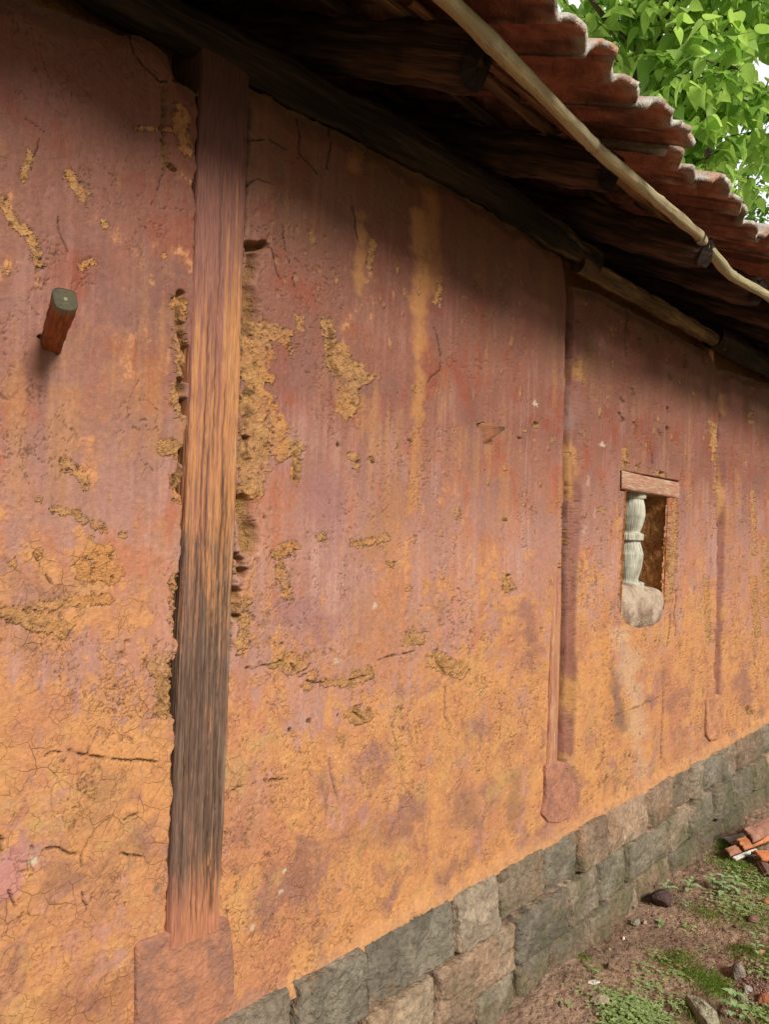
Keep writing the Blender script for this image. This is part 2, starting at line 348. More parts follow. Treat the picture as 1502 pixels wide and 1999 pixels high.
def gouge(pts, r, depth, seed=0, rag=.6, f=1.0, soft=.75, c=None):
    """Earth fallen out: a deep crumbly hollow."""
    q = chain(pts, r, seed, rag, f, soft, 2)
    if q is None: return
    sl, m = q
    gx, gz = Xg[sl], Zg[sl]; lump = .010 * fbm(gx * 26, gz * 22, 2, 31 + seed % 5, .4) + .0022 * fbm(gx * 80, gz * 70, 2, 33)
    h[sl] = h[sl] * (1 - m) + m * (-depth * (.8 + .5 * n_lo[sl]) + lump)
    cc = mix(OCHRE_D * .55, OCHRE * .95, sm(-.3, .6, fbm(gx * 40, gz * 40, 4, 34))) if c is None else np.broadcast_to(rgb(*c), m.shape + (3,))  # fallen-out earth darkened, the hollow's shade painted into its colour
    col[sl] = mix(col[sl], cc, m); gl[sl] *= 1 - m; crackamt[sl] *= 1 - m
def crack(pts, wpx=2.2, depth=.009, seed=0):
    q = chain(pts, wpx, seed, .55, .35, .6)
    if q is None: return
    sl, m = q; m = m * sm(-.25, .15, fbm(Xg[sl] * 30, Zg[sl] * 30, 3, seed + 2) + .1); h[sl] -= m * depth; col[sl] = mix(col[sl], rgb(.13, .06, .024), m * .6); gl[sl] *= 1 - m

# soft worn streaks where water ran
stain([(818, 420), (822, 620), (812, 800), (806, 985)], 22, (.40, .185, .062), .75, 41, .6, .5)
stain([(835, 330), (842, 560)], 26, (.34, .15, .05), .6, 42, .7, .5)
stain([(712, 420), (702, 570)], 16, (.36, .17, .055), .7, 43, .7, .5)
stain([(700, 290), (690, 330)], 18, (.33, .14, .05), .6, 44)
stain([(1215, 1240), (1250, 1420), (1255, 1500)], 26, (.50, .34, .22), .55, 45, .7, .6)
stain([(1190, 1300), (1215, 1420)], 16, (.16, .10, .07), .6, 46, .9, .6); stain([(1310, 1380), (1340, 1350)], 26, (.20, .10, .08), .55, 47, .9, .6)
stain([(910, 1570), (920, 1600)], 34, (.20, .115, .065), .5, 48, .9, .7); stain([(1000, 1530), (1005, 1590)], 26, (.21, .12, .065), .5, 49, .9, .7)
stain([(1020, 1190), (1040, 1240)], 36, (.22, .10, .085), .6, 50, .9, .7); stain([(1450, 1330), (1460, 1370)], 24, (.20, .10, .09), .55, 51, .9, .7)
stain([(640, 1230), (560, 1180)], 46, (.25, .115, .115), .55, 52, .8, .6); stain([(650, 950), (640, 1080)], 46, (.265, .125, .12), .5, 53, .8, .6)
stain([(215, 1530), (180, 1590)], 50, (.24, .11, .06), .45, 54, .9, .7); stain([(120, 1960), (230, 1930)], 60, (.22, .09, .055), .55, 55, .9, .7)
stain([(306, 1735)], 12, (.17, .12, .07), .9, 56, .4, 1); stain([(460, 1640), (470, 1700)], 30, (.28, .12, .08), .5, 57, .9, .7)
stain([(30, 1690), (20, 1730)], 34, (.40, .18, .16), .8, 58, .6, .8, .3)
stain([(700, 1640), (760, 1600)], 50, (.26, .11, .075), .45, 59, .9, .7); stain([(1180, 1170), (1190, 1400)], 14, (.47, .2, .07), .5, 60)
for (px_, py_) in ((65, 1682), (731, 1182), (493, 1810), (555, 1700), (548, 1740), (655, 1290), (1045, 788), (1176, 868), (645, 1875)):
    stain([(px_, py_)], 6 if px_ > 100 else 11, (.50, .42, .31), .8, px_, .9, 1.4, .5)
for (px_, py_) in ((1150, 940), (1163, 1000), (1143, 1035), (1167, 550), (860, 590)):
    stain([(px_, py_ - 8), (px_ - 2, py_ + 8)], 3, (.40, .25, .20), .7, px_, .6, 1.0, .4)

# flaked places (photo pixels on the wall)
FL = [([(8, 395), (30, 435), (58, 458)], 13), ([(66, 470), (75, 515)], 12), ([(140, 345), (165, 385)], 15), ([(205, 437)], 11), ([(320, 500)], 8), ([(160, 520), (180, 510)], 9), ([(45, 350), (60, 300)], 8),
      ([(128, 905), (160, 925), (168, 948)], 12), ([(105, 995), (150, 1002)], 8), ([(150, 1005), (165, 1015)], 9), ([(185, 1022), (205, 1033)], 9), ([(240, 1045)], 8), ([(75, 975)], 7), ([(75, 1080)], 9),
      ([(195, 1080), (215, 1115), (175, 1120)], 26), ([(25, 1100)], 9), ([(15, 530)], 7), ([(60, 1190), (130, 1175), (210, 1170)], 12), ([(130, 1230), (60, 1210), (15, 1200)], 20),
      ([(350, 590), (353, 720)], 14), ([(343, 760), (352, 800)], 17), ([(322, 868), (355, 880)], 17), ([(345, 930), (350, 970)], 13), ([(340, 1130), (345, 1230)], 13), ([(320, 1300), (335, 1380)], 28),
      ([(500, 660), (500, 760), (495, 870), (490, 950)], 34), ([(545, 830), (562, 880)], 28), ([(525, 640), (560, 660)], 22), ([(580, 890), (578, 935)], 10), ([(585, 620), (590, 640)], 9),
      ([(640, 630), (650, 700)], 14), ([(660, 700), (700, 740), (680, 790)], 30), ([(478, 1180), (470, 1260)], 14), ([(548, 1110), (560, 1160)], 12), ([(630, 1050)], 12), ([(690, 1062), (755, 1050)], 8), ([(765, 1100)], 9),
      ([(548, 1075), (570, 1070)], 16), ([(548, 1292), (585, 1300)], 16), ([(600, 1340), (610, 1320)], 13), ([(630, 1332), (690, 1335)], 9), ([(700, 1322), (720, 1315)], 15), ([(685, 1392), (710, 1400)], 17),
      ([(800, 1245), (822, 1245)], 13), ([(850, 1290), (900, 1310)], 16), ([(690, 890), (697, 910)], 9), ([(725, 895)], 5), ([(1045, 828)], 7), ([(1025, 840)], 5), ([(1080, 860)], 7), ([(1172, 995), (1180, 995)], 6), ([(1025, 985)], 5),
      ([(895, 995), (898, 1010)], 6), ([(988, 1125), (992, 1150)], 9), ([(800, 1150)], 6), ([(1295, 930), (1285, 922)], 8), ([(1222, 880), (1220, 920)], 7), ([(1228, 940), (1224, 1060), (1216, 1180)], 7),
      ([(1318, 985), (1316, 1080), (1306, 1170)], 8), ([(1395, 830), (1400, 900)], 9), ([(1470, 960), (1475, 1080)], 6), ([(1472, 1130), (1480, 1240)], 7), ([(1380, 1130), (1385, 1250)], 6), ([(1495, 1050), (1497, 1200)], 6),
      ([(730, 470), (720, 520)], 8), ([(860, 560), (850, 590)], 7), ([(265, 250), (360, 255)], 5), ([(350, 220), (360, 290)], 18)]
for k, (pts, r) in enumerate(FL): flake(pts, r, .0030, 200 + k, rag=.85, f=.9)
# ragged scatter of small losses, drawn out vertically on the farther bays
f1, f2, cid = worley(Xg * 17 + .3 * n_md, Zg * 10, 61)
lossr = sm(.10, .22, .30 + .25 * n_hi - f1 - .25 * sm(0, 1, ((cid * 37) % 256) / 128.0)) * sm(-.4, .4, fbm(Xg * 1.8, Zg * 1.5, 2, 62) + np.interp(Xg, [0, 2.2, 2.8], [-.35, -.2, .35]))
col[:] = mix(col, mix(OCHRE, OCHRE_D, sm(0, .6, n_hi)), lossr * .85); h -= lossr * .003; gl *= 1 - lossr
f1, f2, cid = worley(Xg * 42, Zg * 24 + .4 * n_hi, 63)
pits = sm(.0, .12, .24 + .2 * n_hi - f1 - .3 * (((cid * 53) % 256) > 90)) * sm(-.1, .5, fbm(Xg * 2.4, Zg * 2.0, 2, 64) + np.interp(Xg, [0, 2.2, 2.7], [-.35, -.15, .3]) + np.interp(Zg, [-1, -.5, .2], [.3, .1, -.1]))
col[:] = mix(col, rgb(.25, .12, .042), pits * .7); h -= pits * .0055

# gaps along the first post, hollows beside it
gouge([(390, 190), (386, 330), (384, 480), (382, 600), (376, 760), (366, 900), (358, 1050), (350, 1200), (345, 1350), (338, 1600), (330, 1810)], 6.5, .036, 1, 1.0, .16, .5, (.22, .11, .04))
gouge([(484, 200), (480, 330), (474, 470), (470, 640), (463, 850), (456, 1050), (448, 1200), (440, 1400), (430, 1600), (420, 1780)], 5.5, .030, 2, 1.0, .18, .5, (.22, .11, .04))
gouge([(352, 575), (350, 620), (362, 690), (366, 740)], 10, .030, 3, .4, .6); gouge([(352, 745), (362, 800)], 10, .028, 4, .4, .6); gouge([(366, 850), (350, 940), (362, 970)], 10, .026, 5, .4, .6); gouge([(345, 930), (335, 950)], 7, .014, 55)
gouge([(352, 1120), (346, 1240)], 8, .028, 6, .8); gouge([(340, 1290), (336, 1400)], 8, .026, 7, .8)
gouge([(490, 480), (520, 480)], 13, .045, 8, .22, .5); gouge([(492, 500), (493, 560), (486, 625)], 18, .046, 9, .25, .5, .8, (.22, .115, .042))
gouge([(478, 650), (500, 640)], 12, .022, 10); gouge([(480, 860), (478, 900)], 15, .014, 11, .6); gouge([(488, 770), (486, 830)], 16, .010, 12, .6)
gouge([(480, 985), (486, 1030), (480, 1070)], 21, .036, 13, .3, .5, .8, (.30, .165, .06)); gouge([(466, 1090), (470, 1115)], 13, .030, 14, .5); gouge([(462, 1150), (460, 1200)], 11, .034, 15, .6, .8, .8, (.28, .15, .055))
gouge([(645, 640), (652, 700), (658, 735)], 9, .010, 16, .7); gouge([(578, 890), (580, 935)], 9, .008, 17, .7)
gouge([(322, 172), (318, 250), (320, 325)], 6, .018, 18, .8, .5); gouge([(325, 322), (340, 330)], 7, .016, 19)
gouge([(118, 640), (112, 680), (84, 660)], 10, .02, 20, .6); gouge([(936, 828), (942, 835)], 8, .012, 21, .6); gouge([(1048, 826), (1043, 836)], 5, .012, 22, .6)
gouge([(340, 110), (352, 150)], 8, .02, 23); gouge([(1222, 905), (1224, 918)], 5, .015, 24); gouge([(1291, 922)], 5, .014, 25); gouge([(1245, 905), (1244, 915)], 3, .01, 26)
gouge([(1468, 805), (1466, 825)], 6, .018, 27); gouge([(1410, 1385), (1402, 1400)], 5, .01, 28); gouge([(2, 1640), (2, 1665)], 7, .03, 29)
gouge([(1185, 1515), (1170, 1540)], 5, .01, 30); gouge([(1460, 1385), (1470, 1392)], 8, .015, 35); gouge([(1305, 1050), (1308, 1120)], 4, .012, 36)
for k, p_ in enumerate(((1216, 780), (1237, 765), (1251, 670), (1283, 660), (1310, 735), (1338, 710), (1374, 705), (1311, 665), (1225, 645), (1302, 840), (1240, 830), (1290, 845), (1213, 815), (1305, 800))):
    gouge([(p_[0], p_[1] - 6), (p_[0] + 1, p_[1] + 6)], 3.2, .009, 70 + k, .7, .8, .4, (.15, .075, .03))
for k, p_ in enumerate(((565, 1425), (515, 1010), (700, 900), (728, 900), (600, 1405), (1015, 855), (985, 1015), (995, 1125), (800, 860), (660, 870))):
    gouge([(p_[0], p_[1])], 4, .008, 90 + k, .6, .8, .4, (.17, .08, .03))
CR = [[(88, 1478), (110, 1468), (135, 1463), (165, 1475), (200, 1478), (250, 1484), (305, 1486)], [(190, 1430), (182, 1455), (172, 1472)], [(60, 1652), (82, 1662), (110, 1655), (135, 1668), (160, 1668), (172, 1640), (190, 1615), (215, 1598)],
      [(215, 1598), (240, 1600), (268, 1588)], [(160, 1668), (158, 1690)], [(236, 1665), (280, 1675)], [(50, 228), (85, 255)], [(80, 255), (60, 330)], [(255, 62), (260, 105), (280, 130), (312, 160), (345, 158)], [(316, 330), (308, 370), (295, 400)],
      [(112, 420), (115, 450), (132, 490)], [(480, 276), (520, 272), (560, 292), (585, 310)], [(478, 362), (500, 350), (540, 362)], [(848, 640), (860, 690), (858, 720), (833, 745)], [(528, 482), (540, 520), (548, 545)], [(575, 505), (590, 515), (600, 520)],
      [(548, 425), (575, 560)], [(480, 1305), (560, 1290)], [(440, 1545), (500, 1525), (560, 1520)], [(548, 1290), (575, 1300), (585, 1322), (605, 1310)], [(680, 1330), (720, 1322)], [(600, 1330), (640, 1335)], [(1165, 1500), (1262, 1360)][:1] + [(1180, 1480)],
      [(18, 1740), (30, 1770)], [(160, 1740), (170, 1775)], [(330, 1140), (350, 1165)], [(65, 1080), (100, 1140)], [(690, 1390), (720, 1410)], [(640, 1480), (655, 1560)], [(870, 1340), (868, 1400), (880, 1430)], [(855, 1285), (870, 1320)], [(740, 1290), (810, 1270)],
      [(1232, 585), (1222, 640), (1225, 700)], [(1225, 880), (1222, 930)], [(1270, 870), (1272, 905)], [(1290, 1480), (1300, 1350)], [(1195, 1400), (1290, 1360)], [(660, 160), (640, 330)], [(690, 400), (700, 470)], [(580, 210), (585, 300), (620, 340)], [(1320, 1150), (1318, 1240)], [(1308, 1200), (1306, 1260)]]
for k, c_ in enumerate(CR): crack(c_, 2.3 if c_[0][1] > 1250 else 1.6, .008 if c_[0][1] > 1250 else .005, 300 + k)

for f_, sd_, wd_, st_, lo_, dp_ in ((7.0, 601, .020, 1.0, .02, .0035), (13.0, 611, .030, 1.3, .05, .0025), (24.0, 621, .040, 1.2, .14, .0015)):
    gate = sm(lo_, lo_ + .22, fbm(Xg * 3.3, Zg * 2.8, 4, sd_ + 7, .6) + np.interp(Zg, [-1, .1, .7], [.08, 0, -.03]) + .12 * sm(.25, .0, np.abs(Xg - 1.15)) * 1.0)
    rd = ridges(f_, sd_, wd_, st_) * gate
    col[:] = mix(col, rgb(.11, .05, .020), rd * (.75 if f_ < 20 else .45)); h -= rd * dp_
# second and third bays: plaster edge at the post, then a channel that rises to the next bay
def channel(x0, depth, w0, w1, seed, wob, lip, zlo):
    e = x0 + wob * fbm(np.zeros_like(Zg) + seed, Zg * 2.3, 3, seed) + wob * .25 * fbm(np.zeros_like(Zg) + seed, Zg * 9, 2, seed + 1, .4)
    s = Xg - e
    jag = .040 * fbm(Xg * 5, Zg * 3.2, 2, seed + 2, .35) + .022 * (pn(np.zeros_like(Zg) + 3, Zg * 3.5, seed + 7))
    on = sm(-.0015, .0025, s) * sm(zlo - .03, zlo + .03, Zg)
    m1 = on * (1 - sm(.078, .090, s + .45 * jag)); m = on * (1 - sm(w0 + .03, w1 + .02, s + jag))
    lumps = .012 * fbm(Xg * 8, Zg * 4, 2, seed + 4, .4)
    h[:] = h - m * (.020 + lumps) - m1 * (depth - .020)
    tone = mix(rgb(.195, .078, .056), rgb(.36, .175, .060), sm(.05, .35, fbm(Xg * 5, Zg * 4, 4, seed + 5)))
    col[:] = mix(col, tone, sm(.05, .5, m) * .85); col[:] = mix(col, rgb(.07, .032, .018), m1 * .75)  # shade of the deep groove painted in as near-black
    edge_ = np.exp(-((m - .5) / .25) ** 2) * sm(.0, .3, fbm(Xg * 12, Zg * 9, 3, seed + 6)); h[:] = h - edge_ * .004; col[:] = mix(col, rgb(.14, .06, .035), edge_ * .5)
    lipm = np.exp(-(s / .02) ** 2) * (s < 0); h[:] = h + lipm * lip
    crackamt[:] *= 1 - m
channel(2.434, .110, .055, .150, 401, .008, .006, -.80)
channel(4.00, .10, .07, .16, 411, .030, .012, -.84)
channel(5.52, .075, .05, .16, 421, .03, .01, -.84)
flake([(1108, 1030), (1112, 1055)], 12, .012, 501, rag=.6, base=rgb(.40, .195, .055)); flake([(1104, 1080), (1100, 1100)], 14, .002, 502, rag=.4, base=rgb(.42, .18, .06))
flake([(1100, 1260), (1102, 1310)], 10, .006, 503, rag=.6); flake([(1092, 1440), (1094, 1480)], 9, .004, 504); flake([(1400, 845), (1404, 900), (1400, 960)], 8, .004, 505, rag=.6)
stain([(1118, 770), (1125, 830)], 12, (.20, .12, .10), .6, 506)

# outline of the plaster: its broken upper edge
tp = [(-420, -330), (-60, -40), (190, 40), (250, 66), (300, 76), (330, 100), (346, 156), (386, 182), (400, 150), (470, 150), (489, 166), (560, 205), (700, 270), (900, 375), (1098, 490), (1106, 545), (1180, 575), (1390, 690), (1400, 715), (1500, 748), (1600, 805)]
tw = [on_wall(*p) for p in tp]
ztop = np.interp(xs, [q[0] for q in tw], [q[2] for q in tw]); ztop = ztop + .008 * fbm(xs * 18, xs * 0 + 2, 3, 71)
Zc = np.minimum(Zg, ztop[None, :]); edge = np.clip((Zg - ztop[None, :]) / .03, 0, 1)
ragtop = sm(.05, 0, (ztop[None, :] - Zg) + .03 * n_md); h -= ragtop * .012; col[:] = mix(col, rgb(.11, .062, .036), ragtop * .8)
# base: earth smears over the top of the stone plinth
zb = -1.052 + .006 * fbm(xs * 5, xs * 0 + 9, 3, 72) - np.interp(xs, [1.15, 1.5], [.03, 0])
lowm = sm(.06, .0, Zg - zb[None, :]); h += lowm * (.012 + .004 * fbm(Xg * 20, Zg * 20, 3, 73)); col[:] = mix(col, mix(rgb(.46, .245, .11), rgb(.38, .185, .08), sm(-.3, .4, n_hi)), lowm * .8); crackamt *= 1 - lowm
# window: edges soften into the opening
WX0, WX1, WZ0, WZ1 = 2.975, 3.405, -.275, .19
def win_edges(z):
    t = (np.asarray(z) - WZ0) / (WZ1 - WZ0)
    return 2.945 + .03 * t, 3.372 + .03 * t
xl, xr = win_edges(Zg); wn = .010 * fbm(Xg * 12, Zg * 16, 3, 74)
din = np.minimum(np.minimum(Xg - xl, xr - Xg), np.minimum(Zg - WZ0 + .01, WZ1 + .04 - Zg)) + wn
h -= sm(-.03, .0, din) * .012
lm_ = sm(2.90, 2.91, Xg) * sm(3.515, 3.505, Xg) * sm(.196, .206, Zg) * sm(.282, .276, Zg); h -= lm_ * .03
Yg = -h
hole = din > .004
verts = np.stack([Xg, Yg, Zc], -1).reshape(-1, 3)
Fq = grid_faces(NR, NC)
cz = (Zg[:-1, :-1] > ztop[None, :-1] + .003).ravel()
lo = (Zg[1:, :-1] < zb[None, :-1]).ravel()
hq = (hole[:-1, :-1] & hole[1:, 1:] & hole[:-1, 1:] & hole[1:, :-1]).ravel()
Fq = Fq[~(cz | hq | lo)]
used = np.zeros(len(verts), bool); used[Fq.ravel()] = True; remap = np.cumsum(used) - 1
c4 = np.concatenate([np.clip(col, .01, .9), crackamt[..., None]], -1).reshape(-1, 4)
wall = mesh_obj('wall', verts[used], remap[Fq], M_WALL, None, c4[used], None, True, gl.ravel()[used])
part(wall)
# painted plaster is a little smoother than bare earth
_n = M_WALL.node_tree; _a = _n.nodes.new('ShaderNodeAttribute'); _a.attribute_name = 'gloss'
_m = _n.nodes.new('ShaderNodeMapRange'); _m.inputs['To Min'].default_value = .95; _m.inputs['To Max'].default_value = .58
_bp = [x for x in _n.nodes if x.type == 'BUMP'][0]; _old = _bp.inputs['Height'].links[0].from_socket
_tc = [x for x in _n.nodes if x.type == 'TEX_COORD'][0]; _acc = None
for _sc, _st in ((48, .75), (150, .6)):
    _nz = _n.nodes.new('ShaderNodeTexNoise'); _nz.inputs['Scale'].default_value = _sc; _nz.inputs['Detail'].default_value = 4; _nz.inputs['Roughness'].default_value = .65; _n.links.new(_tc.outputs['Object'], _nz.inputs['Vector'])
    _ma = _n.nodes.new('ShaderNodeMath'); _ma.operation = 'MULTIPLY'; _ma.inputs[1].default_value = _st / _sc; _n.links.new(_nz.outputs['Fac'], _ma.inputs[0])
    if _acc is None: _acc = _ma.outputs[0]
    else:
        _ad = _n.nodes.new('ShaderNodeMath'); _ad.operation = 'ADD'; _n.links.new(_acc, _ad.inputs[0]); _n.links.new(_ma.outputs[0], _ad.inputs[1]); _acc = _ad.outputs[0]
_iv = _n.nodes.new('ShaderNodeMath'); _iv.operation = 'SUBTRACT'; _iv.inputs[0].default_value = 1; _n.links.new(_a.outputs['Fac'], _iv.inputs[1])
_mm = _n.nodes.new('ShaderNodeMath'); _mm.operation = 'MULTIPLY_ADD'; _n.links.new(_acc, _mm.inputs[0]); _n.links.new(_iv.outputs[0], _mm.inputs[1]); _n.links.new(_old, _mm.inputs[2]); _n.links.new(_mm.outputs[0], _bp.inputs['Height'])
_n.links.new(_a.outputs['Fac'], _m.inputs['Value']); _n.links.new(_m.outputs[0], _n.nodes['Principled BSDF'].inputs['Roughness'])

def boxes(name, lst, mat, c, parent=house):
    V = []; F = []
    for (x0, x1, y0, y1, z0, z1) in lst:
        b = len(V); V += [(x, y, z) for x in (x0, x1) for y in (y0, y1) for z in (z0, z1)]
        F += [tuple(b + i for i in q) for q in ((0, 1, 3, 2), (4, 6, 7, 5), (0, 4, 5, 1), (2, 3, 7, 6), (0, 2, 6, 4), (1, 5, 7, 3))]
    return part(mesh_obj(name, V, F, mat, None, np.tile(rgb(*c), (len(V), 1)), None, False), parent)
# the thickness of the wall behind its face, its ends and the rear of the house
boxes('inner_wall', [(-1.4, 2.90, .11, .42, -1.5, 1.10), (3.48, X_END, .11, .42, -1.5, 1.10), (2.90, 3.48, .11, .42, -1.5, -.30), (2.90, 3.48, .11, .42, .25, 1.10),
                     (-1.4, -1.1, .42, 4.6, -1.5, 1.1), (X_END - .3, X_END, .42, 4.6, -1.5, 1.1), (-1.4, X_END, 4.6, 4.9, -1.5, 1.0)], M_EARTH, (.30, .14, .06))

def gable(x0, x1):
    pr = [(.05, 1.08), (4.8, 1.08), (2.42, 2.25)]; V = [(x, y, z) for x in (x0, x1) for y, z in pr]
    return part(mesh_obj('gable', V, [(0, 1, 2), (3, 5, 4), (0, 3, 4, 1), (1, 4, 5, 2), (2, 5, 3, 0)], M_EARTH, None, np.tile(rgb(.3, .14, .06), (6, 1)), None, False))
gable(-1.4, -1.1); gable(X_END - .3, X_END - .003)
# ---------------------------------------------------------------- window: reveal, lintel, turned baluster, clay sill
win = None
def reveal():
    V = []; F = []; C = []
    n, mD = 60, 34
    def sheet(fn, seed, c0, c1):
        u, v = np.meshgrid(np.linspace(0, 1, n), np.linspace(0, 1, mD)); Pp, Nn = fn(u, v)
        Pp = Pp + Nn * ((.008 * n3(Pp, 14, seed, 4) + .003 * n3(Pp, 60, seed + 2, 3)) * sm(0, .12, v))[..., None]
        b = sum(len(x) for x in V); V.append(Pp.reshape(-1, 3)); F.append(grid_faces(mD, n) + b)
        C.append(mix(rgb(*c0), rgb(*c1), sm(-.4, .5, n3(Pp, 20, seed + 5, 3))).reshape(-1, 3))
    D = .40; y0 = .004
    def right(u, v):
        z = WZ0 - .03 + u * (WZ1 - WZ0 + .06); x = 3.372 + .03 * u + .004 + v * .03
        return np.stack([x, y0 + v * D, z], -1), np.array([-1, 0, 0.])
    def left(u, v):
        z = WZ0 - .03 + u * (WZ1 - WZ0 + .06); x = 2.945 + .03 * u - .004 - v * .02
        return np.stack([x, y0 + v * D, z], -1), np.array([1, 0, 0.])
    def bottom(u, v): return np.stack([2.92 + u * .5, y0 + v * D, WZ0 - .005 + 0 * u], -1), np.array([0, 0, 1.])
    def top(u, v): return np.stack([2.92 + u * .52, .05 + v * (D - .05), WZ1 + .012 + 0 * u], -1), np.array([0, 0, -1.])
    for f_, s_ in ((right, 81), (left, 82), (bottom, 83), (top, 84)): sheet(f_, s_, (.48, .205, .070), (.54, .26, .09))
    return np.concatenate(V), np.concatenate(F), np.concatenate(C)
V_, F_, C_ = reveal()
win = part(mesh_obj('window', V_, F_, M_EARTH, None, C_), house)
def sub(o): return part(o, win)
def lint_col(X, u, v, s, L):
    t = sm(-.2, .5, fbm(s * 12, (u + v) * 4, 4, 91)); return mix(rgb(.36, .175, .11), rgb(.40, .30, .21), t)
o = bar('lintel', [(2.905, .045, .243), (3.51, .045, .236)], .049, .037, M_WEATHERED, lint_col, None, 48, 120, .12, (0, 1, 0), .003, 9, .0012, 91); part(o, win)
def turned(name, prof, cx, cy, mat, colf, nseg=40):
    z = np.array([p[0] for p in prof]); r = np.array([p[1] for p in prof])
    zz = np.linspace(z[0], z[-1], 150); rr = np.interp(zz, z, r)
    th = np.linspace(0, 2 * np.pi, nseg, endpoint=False)
    V = np.stack([cx + rr[:, None] * np.cos(th), cy + rr[:, None] * np.sin(th), np.repeat(zz[:, None], nseg, 1)], -1)
    V = V + .0012 * n3(V, 30, 95, 3)[..., None]
    C = colf(V); g = np.stack([np.repeat(th[None] * .06, 150, 0), np.repeat(zz[:, None], nseg, 1), V[..., 0] * 0], -1)
    idx = np.arange(150 * nseg).reshape(150, nseg); nx = np.roll(idx, -1, 1)
    F = np.stack([idx[:-1], nx[:-1], nx[1:], idx[1:]], -1).reshape(-1, 4)
    return mesh_obj(name, V.reshape(-1, 3), F, mat, None, C.reshape(-1, 3), g.reshape(-1, 3))
def bal_col(V):
    t = sm(-.3, .5, fbm(V[..., 2] * 5, V[..., 0] * 60 + V[..., 1] * 30, 4, 96)); return mix(rgb(.47, .46, .37), rgb(.24, .225, .165), t * .8)
prof = [(-.245, .060), (-.198, .060), (-.194, .068), (-.165, .068), (-.162, .045), (-.15, .044), (-.10, .058), (-.045, .064), (.000, .052), (.012, .050), (.013, .063), (.040, .064), (.044, .058), (.048, .048), (.075, .058), (.12, .069), (.165, .066), (.19, .060)]
prof = [(z * 1.0 - .012 if z < .1 else z - .012, r) for z, r in prof]
prof += [(.180, .052), (.181, .070), (.205, .071)]
part(turned('baluster', prof, 3.175, .085, M_WEATHERED, bal_col), win)
def sill_mesh():
    n, k = 70, 60
    u, v = np.meshgrid(np.linspace(0, np.pi, n), np.linspace(0, 2 * np.pi, k)); se = lambda a_, e_: np.sign(a_) * np.abs(a_) ** e_
    P_ = np.stack([3.160 + .250 * se(np.cos(u), .75), .094 - .112 * se(np.sin(u), .5) * se(np.cos(v), .7), -.288 + .098 * se(np.sin(u), .5) * se(np.sin(v), .7)], -1)
    P_[..., 2] += .025 * sm(3.25, 3.0, P_[..., 0]) * (P_[..., 2] > -.28); P_ = P_ + (.011 * n3(P_, 12, 97, 4) + .002 * n3(P_, 60, 98, 3))[..., None] * np.array([.3, -1, .6])
    C = mix(rgb(.42, .32, .235), rgb(.20, .125, .085), np.clip(sm(-.1, .45, n3(P_, 11, 99, 4)) * .8 + sm(.10, .0, np.abs(n3(P_, 7, 100, 4))) * .5, 0, 1))
    idx = np.arange(n * k).reshape(k, n); F = grid_faces(k, n)
    return P_.reshape(-1, 3), F, C.reshape(-1, 3)
V_, F_, C_ = sill_mesh(); part(mesh_obj('sill', V_, F_[:, ::-1], M_CLAY, None, C_), win)

